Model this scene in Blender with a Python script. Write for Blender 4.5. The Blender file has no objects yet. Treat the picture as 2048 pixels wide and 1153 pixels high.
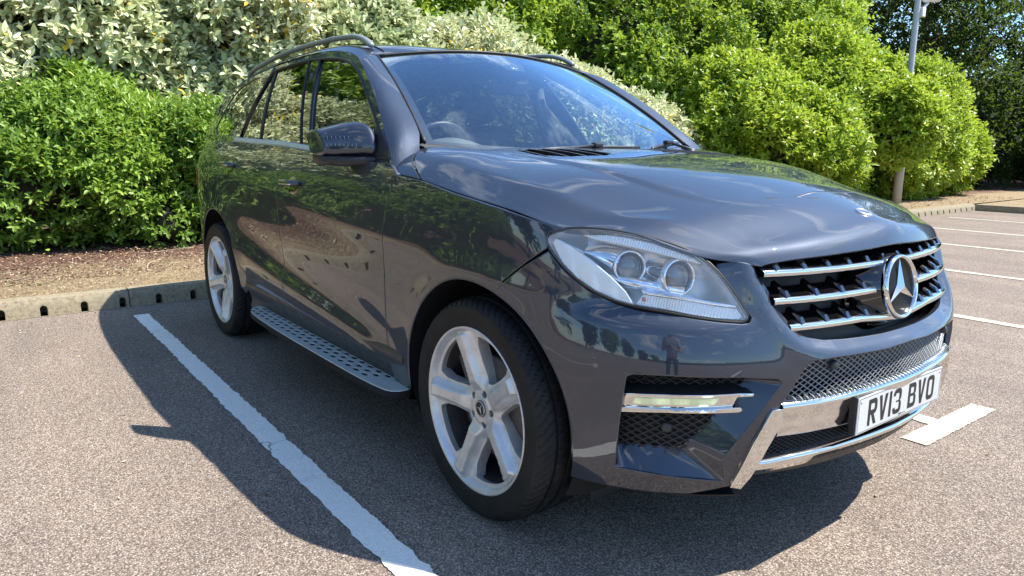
import bpy, math, random
import numpy as np
from mathutils import Matrix, Vector
from mathutils.geometry import delaunay_2d_cdt
random.seed(7); np.random.seed(7)
scn=bpy.context.scene; col=scn.collection
R_=math.radians
# ------------------------------------------------------------------ camera
def add_camera():
    yaw,pitch,roll=2.4978,-0.1932,0.0050
    f=np.array([math.cos(pitch)*math.cos(yaw),math.cos(pitch)*math.sin(yaw),math.sin(pitch)])
    r=np.cross(f,[0,0,1]); r/=np.linalg.norm(r); u=np.cross(r,f)
    c,s=math.cos(roll),math.sin(roll); r,u=c*r+s*u,-s*r+c*u
    cam=bpy.data.cameras.new('camera'); cam.sensor_width=36; cam.lens=36*1440.3/2048
    cam.clip_start=.02; cam.clip_end=2000
    o=bpy.data.objects.new('camera',cam); col.objects.link(o)
    M=Matrix(((r[0],u[0],-f[0],1.8694),(r[1],u[1],-f[1],-2.1907),(r[2],u[2],-f[2],1.2133),(0,0,0,1)))
    o.matrix_world=M; scn.camera=o
add_camera()
# ------------------------------------------------------------------ sky and sun
SUN_AZ=55.0; SUN_EL=56.4
w=bpy.data.worlds.new('World'); scn.world=w; w.use_nodes=True
nt=w.node_tree; nt.nodes.clear(); N=nt.nodes.new; LK=nt.links.new
out=N('ShaderNodeOutputWorld'); bg=N('ShaderNodeBackground'); sky=N('ShaderNodeTexSky'); sky.sky_type='NISHITA'
sky.sun_disc=False; sky.sun_elevation=R_(SUN_EL); sky.sun_rotation=R_(90-SUN_AZ); sky.air_density=1.0; sky.dust_density=.25; sky.ozone_density=4.0
# thin summer clouds
tc=N('ShaderNodeTexCoord'); mp=N('ShaderNodeMapping'); mp.inputs['Scale'].default_value=(1.6,2.6,5.5); mp.inputs['Rotation'].default_value=(0,0,.5)
nz=N('ShaderNodeTexNoise'); nz.inputs['Scale'].default_value=1.7; nz.inputs['Detail'].default_value=9; nz.inputs['Roughness'].default_value=.58; nz.inputs['Distortion'].default_value=.35
rp=N('ShaderNodeValToRGB'); rp.color_ramp.elements[0].position=.54; rp.color_ramp.elements[1].position=.72
mx=N('ShaderNodeMixRGB'); mx.inputs[2].default_value=(9.5,9.8,10.2,1)
LK(tc.outputs['Generated'],mp.inputs[0]); LK(mp.outputs[0],nz.inputs['Vector']); LK(nz.outputs[0],rp.inputs[0]); 
ml=N('ShaderNodeMath'); ml.operation='MULTIPLY'; ml.inputs[1].default_value=.85; LK(rp.outputs[0],ml.inputs[0]); LK(ml.outputs[0],mx.inputs[0])
tint_=N('ShaderNodeMixRGB'); tint_.blend_type='MULTIPLY'; tint_.inputs[0].default_value=1; tint_.inputs[2].default_value=(.84,1.0,1.10,1); LK(sky.outputs[0],tint_.inputs[1]); LK(tint_.outputs[0],mx.inputs[1]); LK(mx.outputs[0],bg.inputs[0]); bg.inputs[1].default_value=.125; LK(bg.outputs[0],out.inputs[0])
sun=bpy.data.lights.new('sun','SUN'); sun.energy=4.8; sun.angle=R_(.53); sun.color=(1,.95,.87)
so=bpy.data.objects.new('sun',sun); col.objects.link(so)
sd=Vector((math.cos(R_(SUN_EL))*math.cos(R_(SUN_AZ)),math.cos(R_(SUN_EL))*math.sin(R_(SUN_AZ)),math.sin(R_(SUN_EL))))
so.rotation_euler=sd.to_track_quat('Z','Y').to_euler(); so.location=sd*30
scn.view_settings.view_transform='Standard'; scn.view_settings.look='None'; scn.view_settings.exposure=1.0; scn.view_settings.gamma=1
scn.render.engine='CYCLES'; scn.cycles.max_bounces=10; scn.cycles.transparent_max_bounces=16; scn.cycles.caustics_reflective=False; scn.cycles.caustics_refractive=False
# ------------------------------------------------------------------ materials
MAT={}
class NB:
    def __init__(s,name):
        m=bpy.data.materials.new(name); m.use_nodes=True; s.m=m; s.t=m.node_tree; s.t.nodes.clear()
        s.o=s.n('ShaderNodeOutputMaterial'); MAT[name]=m
    def n(s,k,**kw):
        x=s.t.nodes.new(k)
        for a,v in kw.items():
            if a.startswith('i_'):
                key=a[2:]; key=int(key) if key.isdigit() else key.replace('_',' ')
                x.inputs[key].default_value=v
            else: setattr(x,a,v)
        return x
    def l(s,a,b): s.t.links.new(a,b)
    def tc(s,k='Object'): return s.n('ShaderNodeTexCoord').outputs[k]
    def noise(s,scale,vec=None,detail=4,rough=.5):
        x=s.n('ShaderNodeTexNoise'); x.inputs['Scale'].default_value=scale; x.inputs['Detail'].default_value=detail; x.inputs['Roughness'].default_value=rough
        s.l(vec if vec is not None else s.tc(),x.inputs['Vector']); return x.outputs[0]
    def ramp(s,fac,stops):
        x=s.n('ShaderNodeValToRGB'); e=x.color_ramp.elements
        while len(e)<len(stops): e.new(.5)
        for i,(p,c) in enumerate(stops): e[i].position=p; e[i].color=(*c,1) if len(c)==3 else c
        s.l(fac,x.inputs[0]); return x.outputs[0]
    def mix(s,f,a,b,kind='MIX'):
        x=s.n('ShaderNodeMixRGB'); x.blend_type=kind
        for i,v in ((0,f),(1,a),(2,b)):
            if hasattr(v,'node'): s.l(v,x.inputs[i])
            else: x.inputs[i].default_value=v if i==0 else (*v,1)
        return x.outputs[0]
    def bsdf(s,color=None,rough=.5,metal=0,**kw):
        b=s.n('ShaderNodeBsdfPrincipled')
        for k,v in (('Base Color',color),('Roughness',rough),('Metallic',metal)):
            if v is None: continue
            if hasattr(v,'node'): s.l(v,b.inputs[k])
            else: b.inputs[k].default_value=(*v,1) if k=='Base Color' else v
        for k,v in kw.items():
            k=k.replace('_',' ')
            if hasattr(v,'node'): s.l(v,b.inputs[k])
            else: b.inputs[k].default_value=v
        return b
    def bump(s,h,strength=.3,dist=.01,normal=None):
        x=s.n('ShaderNodeBump'); x.inputs['Strength'].default_value=strength; x.inputs['Distance'].default_value=dist
        s.l(h,x.inputs['Height'])
        return x.outputs[0]
    def end(s,b): s.l(b.outputs[0] if hasattr(b,'outputs') else b,s.o.inputs[0]); return s.m
def simple(name,c,rough=.5,metal=0,**kw):
    b=NB(name); return b.end(b.bsdf(c,rough,metal,**kw))
def speck(name,c,rough,metal=0,amp=.25,scale=60,bump=.0,**kw):
    """plain material with a little unevenness in colour, gloss and surface"""
    b=NB(name); v=b.noise(scale,detail=6); k=b.noise(scale*.08,detail=5)
    f=b.mix(.5,v,k); lo=tuple(x*(1-amp) for x in c); hi=tuple(min(1,x*(1+amp)) for x in c)
    cc=b.ramp(f,[(.3,lo),(.7,hi)]); rr=b.ramp(k,[(.3,(rough*.8,)*3),(.7,(min(1,rough*1.25),)*3)])
    s=b.bsdf(cc,rr,metal,**kw)
    if bump: b.l(b.bump(v,bump,.004),s.inputs['Normal'])
    return b.end(s)
def mk_paint():
    b=NB('car_paint'); vo=b.n('ShaderNodeTexVoronoi'); vo.inputs['Scale'].default_value=900; b.l(b.tc(),vo.inputs['Vector'])
    fl=b.mix(.35,(.5,.5,1),vo.outputs['Color'])
    nm=b.n('ShaderNodeNormalMap'); nm.space='TANGENT'; nm.inputs['Strength'].default_value=.10; 
    d=b.noise(7,detail=7); cc=b.mix(b.ramp(vo.outputs['Distance'],[(.0,(1,1,1)),(.25,(0,0,0))]),(.033,.042,.062),(.095,.113,.163))
    dust=b.noise(260,detail=3); dm=b.ramp(dust,[(.72,(0,0,0)),(.80,(.16,)*3)])
    cc=b.mix(dm,cc,(.30,.29,.27))
    rr=b.ramp(d,[(.3,(.50,)*3),(.7,(.56,)*3)])
    s=b.bsdf(cc,rr,.75,Coat_Weight=1.0,Coat_Roughness=.012,Coat_IOR=1.68)
    return b.end(s)
mk_paint()
speck('black_plastic',(.022,.022,.024),.42,bump=.15,scale=400,amp=.2)
speck('grey_plastic',(.035,.036,.040),.38,amp=.2,scale=200,bump=.05)
simple('gloss_black',(.006,.006,.007),.06,0,Coat_Weight=1.0,Coat_Roughness=.01)
simple('seal_rubber',(.010,.010,.011),.5)
def mk_chrome():
    b=NB('chrome'); k=b.noise(30,detail=6); rr=b.ramp(k,[(.35,(.035,)*3),(.75,(.10,)*3)]); return b.end(b.bsdf((.80,.79,.77),rr,1))
mk_chrome()
speck('satin_aluminium',(.55,.58,.57),.38,.25,amp=.08,scale=90)
def mk_wheel():
    b=NB('wheel_silver'); k=b.noise(9,detail=8,rough=.65); cc=b.ramp(k,[(.35,(.60,.58,.55)),(.6,(.76,.75,.73))])
    g=b.noise(45,detail=6,rough=.7); gm=b.ramp(g,[(.60,(0,0,0)),(.74,(.55,)*3)]); cc=b.mix(gm,cc,(.30,.25,.19))
    return b.end(b.bsdf(cc,b.ramp(k,[(.3,(.42,)*3),(.7,(.34,)*3)]),.55,Coat_Weight=.35,Coat_Roughness=.12))
mk_wheel()
def mk_tyre():
    b=NB('tyre_rubber'); k=b.noise(14,detail=8,rough=.6); cc=b.ramp(k,[(.35,(.009,.009,.009)),(.72,(.020,.019,.018))])
    s=b.bsdf(cc,.62,Specular_IOR_Level=.3); b.l(b.bump(b.noise(300),.2,.002),s.inputs['Normal']); return b.end(s)
mk_tyre()
speck('brake_steel',(.10,.09,.085),.5,.7,amp=.3,scale=40)
simple('wheel_well',(.008,.008,.008),.9)
simple('interior_dark',(.020,.022,.025),.6)
simple('seat_leather',(.028,.028,.030),.45)
simple('dash_top',(.11,.115,.11),.75)
simple('belt_grey',(.25,.27,.28),.6)
simple('trim_silver',(.55,.55,.55),.3,1)
def mk_glass(name,tint,boost,rough=.0,gl=(1,1,1)):
    b=NB(name); tr=b.n('ShaderNodeBsdfTransparent'); tr.inputs[0].default_value=(*tint,1)
    g=b.n('ShaderNodeBsdfGlossy'); g.inputs['Roughness'].default_value=rough; g.inputs['Color'].default_value=(*gl,1)
    lw=b.n('ShaderNodeLayerWeight'); lw.inputs[0].default_value=.5; pw=b.n('ShaderNodeMath',operation='POWER'); pw.inputs[1].default_value=5; b.l(lw.outputs['Facing'],pw.inputs[0])
    fr=b.n('ShaderNodeMath',operation='MULTIPLY_ADD'); fr.inputs[1].default_value=.957; fr.inputs[2].default_value=.043; b.l(pw.outputs[0],fr.inputs[0])
    m=b.n('ShaderNodeMath',operation='MULTIPLY_ADD'); m.inputs[1].default_value=boost; m.inputs[2].default_value=.01; m.use_clamp=True
    b.l(fr.outputs[0],m.inputs[0]); x=b.n('ShaderNodeMixShader'); b.l(m.outputs[0],x.inputs[0]); b.l(tr.outputs[0],x.inputs[1]); b.l(g.outputs[0],x.inputs[2])
    return b,x
def mk_windscreen():
    b,x=mk_glass('windscreen_glass',(.88,.95,.96),3.3,gl=(.70,.88,1.0))
    # a thin film of dust and dried drops
    k=b.noise(55,detail=7,rough=.7); f=b.ramp(k,[(.45,(.008,)*3),(.85,(.035,)*3)])
    d=b.n('ShaderNodeBsdfDiffuse'); d.inputs[0].default_value=(.55,.6,.6,1); y=b.n('ShaderNodeMixShader'); b.l(f,y.inputs[0]); b.l(x.outputs[0],y.inputs[1]); b.l(d.outputs[0],y.inputs[2])
    return b.end(y)
mk_windscreen()
b,x=mk_glass('side_glass',(.70,.76,.72),1.9); b.end(x)
b,x=mk_glass('privacy_glass',(.10,.11,.11),1.9); b.end(x)
b,x=mk_glass('lamp_lens',(.97,.98,.99),1.1); d=b.n('ShaderNodeBsdfDiffuse'); d.inputs[0].default_value=(.82,.88,.90,1); y=b.n('ShaderNodeMixShader'); y.inputs[0].default_value=.08; b.l(x.outputs[0],y.inputs[1]); b.l(d.outputs[0],y.inputs[2]); b.end(y)
simple('lamp_bezel',(.92,.95,.98),.32,.6)
simple('lamp_frost',(.95,.97,.98),.45,.3,Coat_Weight=.3)
simple('lamp_chrome',(.85,.87,.9),.10,1)
b=NB('lamp_ribbed'); wv=b.n('ShaderNodeTexWave'); wv.inputs['Scale'].default_value=55; b.l(b.tc(),wv.inputs['Vector']); s=b.bsdf((.90,.93,.94),.18,.2); b.l(b.bump(wv.outputs[0],.6,.003),s.inputs['Normal']); b.end(s)
simple('projector_glass',(.10,.12,.15),.02,0,Coat_Weight=1.0,Specular_IOR_Level=.9)
b=NB('led_lens'); wv=b.n('ShaderNodeTexWave'); wv.inputs['Scale'].default_value=70; wv.bands_direction='Y'; b.l(b.tc(),wv.inputs['Vector'])
k=b.noise(22,detail=3); s=b.bsdf(b.ramp(k,[(.4,(.36,.40,.30)),(.62,(.90,.95,.62))]),.12,.1,Coat_Weight=1.0,Emission_Color=(.85,1,.55,1),Emission_Strength=.16); b.l(b.bump(wv.outputs[0],.5,.003),s.inputs['Normal']); b.end(s)
simple('lamp_amber',(.45,.13,.06),.3)
simple('tail_red',(.28,.012,.010),.12,0,Coat_Weight=1.0)
simple('plate_white',(.62,.64,.62),.32,0,Coat_Weight=.4)
simple('plate_ink',(.012,.012,.014),.4)
speck('mesh_silver',(.30,.31,.32),.35,.4,amp=.15)
simple('badge_blue',(.06,.10,.22),.25)
# ------------------------------------------------------------------ body surfaces
def nspline(xs, ys):
    """natural cubic spline through (xs, ys); ys may be (n,) or (n,k)"""
    xs=np.asarray(xs,float); ys=np.asarray(ys,float); n=len(xs)
    one=ys.ndim==1
    if one: ys=ys[:,None]
    h=np.diff(xs); A=np.eye(n); B=np.zeros_like(ys)
    for i in range(1,n-1):
        A[i,i-1]=h[i-1]; A[i,i]=2*(h[i-1]+h[i]); A[i,i+1]=h[i]
        B[i]=6*((ys[i+1]-ys[i])/h[i]-(ys[i]-ys[i-1])/h[i-1])
    M=np.linalg.solve(A,B)
    def f(x):
        x=np.asarray(x,float); s=x.shape; x=x.ravel()
        i=np.clip(np.searchsorted(xs,x)-1,0,n-2)
        xc=np.clip(x,xs[0],xs[-1]); t=(xc-xs[i])[:,None]; u=(xs[i+1]-xc)[:,None]; hh=h[i][:,None]
        r=(M[i]*u**3+M[i+1]*t**3)/(6*hh)+(ys[i]/hh-M[i]*hh/6)*u+(ys[i+1]/hh-M[i+1]*hh/6)*t
        # linear extrapolation
        dl=(ys[1]-ys[0])/h[0]-h[0]/6*(2*M[0]+M[1]); dr=(ys[-1]-ys[-2])/h[-1]+h[-1]/6*(M[-2]+2*M[-1])
        r=r+np.minimum(x-xs[0],0)[:,None]*dl+np.maximum(x-xs[-1],0)[:,None]*dr
        return r.reshape(s) if one else r.reshape(s+(ys.shape[1],))
    return f
def sstep(a,b,x):
    t=np.clip((np.asarray(x,float)-a)/(b-a),0,1); return t*t*(3-2*t)
def splus(x,w):
    return w*np.logaddexp(0,np.asarray(x,float)/w)
# ---- plan curve of the lower body (half, y>=0), s=0 at the nose centre
_pc=np.array([(.915,0),(.911,.12),(.897,.26),(.862,.42),(.806,.56),(.715,.69),(.60,.79),(.46,.872),(.30,.922),(.1,.947),(-.2,.957),(-.6,.962),(-1.2,.965),(-1.8,.966),(-2.4,.966),(-2.9,.962),(-3.25,.945),(-3.52,.905),(-3.70,.83),(-3.81,.69),(-3.87,.5),(-3.90,.25),(-3.91,0)])
def _mkplan():
    L=np.r_[0,np.cumsum(np.linalg.norm(np.diff(_pc,axis=0),axis=1))]
    f=nspline(L,_pc); t=np.linspace(0,L[-1],1200); P=f(t)
    # gaussian smoothing with mirrored ends
    sg=.05/(t[1]-t[0]); k=int(4*sg); w=np.exp(-.5*(np.arange(-k,k+1)/sg)**2); w/=w.sum()
    m=P[1:k+1][::-1]*[1,-1]; e=P[-k-1:-1][::-1]*[1,-1]
    Q=np.vstack([m,P,e]); S=np.stack([np.convolve(Q[:,i],w,'valid') for i in (0,1)],1)
    l=np.r_[0,np.cumsum(np.linalg.norm(np.diff(S,axis=0),axis=1))]
    T=np.gradient(S,l,axis=0); T/=np.linalg.norm(T,axis=1)[:,None]
    return l,S,np.stack([T[:,1],-T[:,0]],1)
PL,PC,PN=_mkplan()
def plan(s):
    a=np.abs(s); sg=np.where(np.asarray(s)<0,-1.,1.)
    x=np.interp(a,PL,PC[:,0]); y=np.interp(a,PL,PC[:,1]); nx=np.interp(a,PL,PN[:,0]); ny=np.interp(a,PL,PN[:,1])
    return x,y*sg,nx,ny*sg
def s_of_x(x):  # side station for given x
    i=np.argmax(PC[:,1]); k=np.arange(len(PL)); m=(PC[:,1]>.0)
    return float(np.interp(-x,-PC[:,0],PL))
_df=nspline([.20,.27,.33,.45,.55,.655,.716,.80,.88,.93,1.0,1.06,1.15],[-.055,-.034,-.016,.000,.004,.003,-.012,-.035,-.052,-.070,-.105,-.15,-.23])
_ds=nspline([.20,.30,.40,.50,.60,.70,.80,.90,.98,1.05,1.12,1.18,1.24,1.3],[-.032,-.020,-.011,-.006,-.004,-.003,-.001,.001,0,-.006,-.020,-.042,-.075,-.115])
_c1=nspline([-3.5,-2.6,-1.9,-1.2,-.6,.2,.9],[1.03,1.03,.985,.925,.875,.80,.77])   # upper crease height
_c2=nspline([-3.2,-2.3,-1.7,-1.1,-.6,0],[.80,.69,.61,.545,.485,.42])               # lower crease height
ARX=[(0.02,.372),(-2.905,.372)]
def side_off(x,z):
    d=_ds(z)
    # upper crease: a narrow overhang
    k=sstep(-3.1,-2.2,x)*(1-sstep(.1,.6,x))
    q=z-_c1(x)
    d=d+k*(-.10*(splus(-q,.006)-splus(-q-.035,.015)) )+k*.0035*np.exp(-(q/.05)**2)
    # lower flank: hollow above the lower crease, shelf below
    k2=sstep(-2.75,-2.2,x)*(1-sstep(-.85,-.35,x))
    q2=z-_c2(x)
    d=d-k2*.014*np.exp(-((q2-.02)/.10)**2)+k2*.012*sstep(.0,-.09,q2)-k2*.10*splus(-q2-.10,.008)
    for cx,cz in ARX:
        r=np.hypot(x-cx,z-cz); u=(r-.435)
        d=d+.010*np.exp(-np.maximum(u,0)**2/(2*.055**2))*sstep(.2,.34,z)
    return d
def S(sz):
    sz=np.atleast_2d(sz); s=sz[:,0]; z=sz[:,1]
    x,y,nx,ny=plan(s); a=np.abs(s)
    wf=1-sstep(.75,1.45,a)
    d=wf*_df(z)+(1-wf)*side_off(x,z)
    # gentle centre V at the nose
    return np.stack([x+nx*d,y+ny*d,z],1)
# ---- bonnet
_hu=np.array([0,.16,.33,.5,.66,.80,.91,.968,1.0])
_hc=np.array([(-.62,1.215),(-.36,1.207),(-.05,1.187),(.24,1.150),(.48,1.106),(.66,1.053),(.775,1.012),(.832,.978),(.853,.937)])
_he=np.array([(-.55,.928,1.117),(-.33,.928,1.099),(-.05,.926,1.062),(.20,.905,1.026),(.37,.855,.993),(.52,.748,.981),(.662,.642,.926),(.722,.568,.913),(.751,.526,.902)])
_hv=np.array([0,.22,.45,.64,.78,.88,.95,1.0])
# height of the section above the straight chord centre->edge, per u row, at each v
_hb=np.array([
 [0,.021,.043,.063,.076,.055,.028,0],
 [0,.023,.045,.061,.067,.046,.024,0],
 [0,.026,.050,.062,.056,.036,.018,0],
 [0,.025,.045,.050,.039,.025,.013,0],
 [0,.016,.026,.024,.014,.008,.004,0],
 [0,.010,.015,.013,.010,.007,.004,0],
 [0,.006,.012,.015,.017,.015,.010,0],
 [0,.005,.010,.014,.016,.014,.009,0],
 [0,.004,.007,.009,.010,.008,.005,0]])
_fy=np.array([0,.22,.45,.655,.81,.915,.972,1.0])
def _mkhood():
    G=np.zeros((9,8,3))
    for i in range(9):
        cx,cz=_hc[i]; ex,ey,ez=_he[i]
        for j in range(8):
            t=_fy[j]; bx=(t**2)
            G[i,j]=(cx+(ex-cx)*bx, ey*t, cz+(ez-cz)*t+_hb[i,j])
    return G
HG=_mkhood()
_hs_rows=[nspline(np.r_[-_hv[::-1][:-1],_hv],np.vstack([HG[i,::-1][:-1]*[1,-1,1],HG[i]])) for i in range(9)]
def Hd(uv):
    uv=np.atleast_2d(uv); R=np.stack([r(uv[:,1]) for r in _hs_rows],0)  # 8,N,3
    out=np.zeros((len(uv),3))
    # spline along u: solve once via linear operator
    L=nspline(_hu,np.eye(9))(uv[:,0])   # N,8
    return np.einsum('ni,ink->nk',L,R)
_gt=nspline([-4.2,-3.9,-3.5,-3.1,-2.7,-2.3,-1.9,-1.0,-.3],[-.17,-.125,-.072,-.034,-.011,-.002,0,0,0])
def Gy(x,z):
    t=z-1.2
    return .893-.27*t-.33*np.maximum(t,-.1)**2+_gt(x)
def G(xz,off=0.):
    xz=np.atleast_2d(xz); return np.stack([xz[:,0],Gy(xz[:,0],xz[:,1]),xz[:,1]],1)

# ------------------------------------------------------------------ mesh helpers
def link(name,me,parent=None,mats=(),label=None,cat=None,group=None,kind=None):
    o=bpy.data.objects.new(name,me); col.objects.link(o)
    if parent is not None: o.parent=parent
    if me is not None:
        for m in mats: me.materials.append(MAT[m] if isinstance(m,str) else m)
    for k,v in (('label',label),('category',cat),('group',group),('kind',kind)):
        if v: o[k]=v
    return o
def empty(name,loc=(0,0,0),**kw):
    o=link(name,None,**kw); o.location=loc; o.empty_display_size=.1; return o
class MB:
    """collects triangles and quads from several shapes"""
    def __init__(s): s.v=[];s.f=[];s.m=[];s.sm=[];s.n=0
    def add(s,V,F,mat=0,smooth=True):
        V=np.asarray(V,float).reshape(-1,3); s.v.append(V)
        for f in F: s.f.append(tuple(int(i)+s.n for i in f))
        s.m+= [mat]*len(F); s.sm+=[smooth]*len(F); s.n+=len(V); return s
    def mesh(s,name):
        me=bpy.data.meshes.new(name); V=np.vstack(s.v)
        me.from_pydata(V.tolist(),[],s.f); me.polygons.foreach_set('material_index',s.m); me.polygons.foreach_set('use_smooth',s.sm); me.update(); return me
    def obj(s,name,mats,parent=None,**kw): return link(name,s.mesh(name),parent,mats,**kw)
    # shapes
    def box(s,c,d,rot=None,mat=0,bev=0.0):
        x,y,z=[k/2 for k in d]; b=min(bev,x*.9,y*.9,z*.9)
        if b<=0:
            V=np.array([(i*x,j*y,k*z) for i in(-1,1) for j in(-1,1) for k in(-1,1)]); F=[(0,1,3,2),(4,6,7,5),(0,4,5,1),(2,3,7,6),(0,2,6,4),(1,5,7,3)]
        else:
            bm=bmesh.new(); bmesh.ops.create_cube(bm,size=1); bmesh.ops.scale(bm,vec=d,verts=bm.verts)
            bmesh.ops.bevel(bm,geom=bm.edges[:],offset=b,segments=2,affect='EDGES',profile=.5)
            V=np.array([v.co[:] for v in bm.verts]); F=[tuple(v.index for v in f.verts) for f in bm.faces]; bm.free()
        if rot is not None: V=V@np.array(rot).T
        return s.add(V+np.array(c),F,mat,False)
    def tube(s,P,r,n=8,mat=0,caps=True,closed=False,flat=1.0):
        P=np.asarray(P,float); k=len(P); r=np.broadcast_to(r,(k,)); T=np.gradient(P,axis=0)
        if closed: T=np.roll(P,-1,0)-np.roll(P,1,0)
        T/=np.linalg.norm(T,axis=1)[:,None]+1e-12; up=np.array([0,0,1.]); 
        if abs(T[:,2]).max()>.95: up=np.array([0,1.,0]) if abs(T[:,1]).max()<.9 else np.array([1.,0,0])
        A=np.cross(T,up); A/=np.linalg.norm(A,axis=1)[:,None]+1e-12; B=np.cross(A,T)
        th=np.linspace(0,2*np.pi,n,endpoint=False)
        V=P[:,None]+(np.cos(th)[None,:,None]*A[:,None]+flat*np.sin(th)[None,:,None]*B[:,None])*r[:,None,None]
        F=[]
        for i in range(k if closed else k-1):
            for j in range(n):
                a=i*n+j;b_=i*n+(j+1)%n;i2=(i+1)%k
                F.append((a,b_,i2*n+(j+1)%n,i2*n+j))
        if caps and not closed: F+= [tuple(range(n))[::-1],tuple(range((k-1)*n,k*n))]
        return s.add(V,F,mat)
    def grid(s,P,mat=0,flip=False,smooth=True,wrap=False):
        P=np.asarray(P,float); a,b=P.shape[:2]; F=[]
        for i in range(a-1):
            for j in range(b if wrap else b-1):
                j2=(j+1)%b; q=(i*b+j,(i+1)*b+j,(i+1)*b+j2,i*b+j2); F.append(q[::-1] if flip else q)
        return s.add(P.reshape(-1,3),F,mat,smooth)
    def lathe(s,prof,c,axis='y',n=64,mat=0,closed=False):
        """profile (radius, along) turned round an axis through c"""
        prof=np.asarray(prof,float); th=np.linspace(0,2*np.pi,n,endpoint=False)
        r,h=prof[:,0],prof[:,1]; C=np.cos(th)[None]*r[:,None]; S_=np.sin(th)[None]*r[:,None]; H_=np.repeat(h[:,None],n,1)
        P={'y':np.stack([C,H_,S_],-1),'z':np.stack([C,S_,H_],-1),'x':np.stack([H_,C,S_],-1)}[axis]+np.array(c)
        return s.grid(P,mat,wrap=True)
import bmesh
def loft(rows,na=24,nb=24,su=None,sv=None):
    """smooth surface through a grid of points"""
    G_=np.asarray(rows,float); a,b=G_.shape[:2]
    f=nspline(np.arange(a) if su is None else su,G_.reshape(a,-1))(np.linspace(0,a-1 if su is None else su[-1],na)).reshape(na,b,3)
    g=nspline(np.arange(b) if sv is None else sv,f.transpose(1,0,2).reshape(b,-1))(np.linspace(0,b-1 if sv is None else sv[-1],nb)).reshape(nb,na,3)
    return g.transpose(1,0,2)
def resample(P,step,closed=True,smooth=0):
    P=np.asarray(P,float)
    for _ in range(smooth):
        Q=np.roll(P,-1,0) if closed else P[1:]; A=P if closed else P[:-1]
        n=np.stack([A*.75+Q*.25,A*.25+Q*.75],1).reshape(-1,P.shape[1])
        P=n if closed else np.vstack([P[:1],n,P[-1:]])
    Q=np.vstack([P,P[:1]]) if closed else P; o=[]
    for a,b in zip(Q[:-1],Q[1:]):
        k=max(1,int(math.ceil(np.linalg.norm(b-a)/step))); o+= [a+(b-a)*i/k for i in range(k)]
    if not closed: o.append(Q[-1])
    o=np.array(o); 
    keep=np.r_[True,np.linalg.norm(np.diff(o,axis=0),axis=1)>1e-5]; return o[keep]
def inside(P,poly):
    x,y=P[:,0],P[:,1]; c=np.zeros(len(P),bool); a=poly; b=np.roll(poly,-1,0)
    for (x0,y0),(x1,y1) in zip(a,b):
        if y0==y1: continue
        c^=((y0>y)!=(y1>y))&(x<(x1-x0)*(y-y0)/(y1-y0)+x0)
    return c
def dist(P,poly,closed=True):
    a=poly if closed else poly[:-1]; b=np.roll(poly,-1,0) if closed else poly[1:]; out=np.full(len(P),9.)
    for p0,p1 in zip(a,b):
        d=p1-p0; t=np.clip(((P-p0)@d)/(d@d+1e-18),0,1); q=p0+t[:,None]*d; out=np.minimum(out,np.hypot(*(P-q).T))
    return out
def area(p): return .5*np.sum(p[:,0]*np.roll(p[:,1],-1)-np.roll(p[:,0],-1)*p[:,1])
def fnorm(F,q,sgn=1):
    e=1.5e-3; a=F(q+[e,0])-F(q-[e,0]); b=F(q+[0,e])-F(q-[0,e]); n=np.cross(a,b); n/=np.linalg.norm(n,axis=1)[:,None]+1e-15; return n*sgn
CEN=np.array([-1.4,0,.75])
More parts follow.
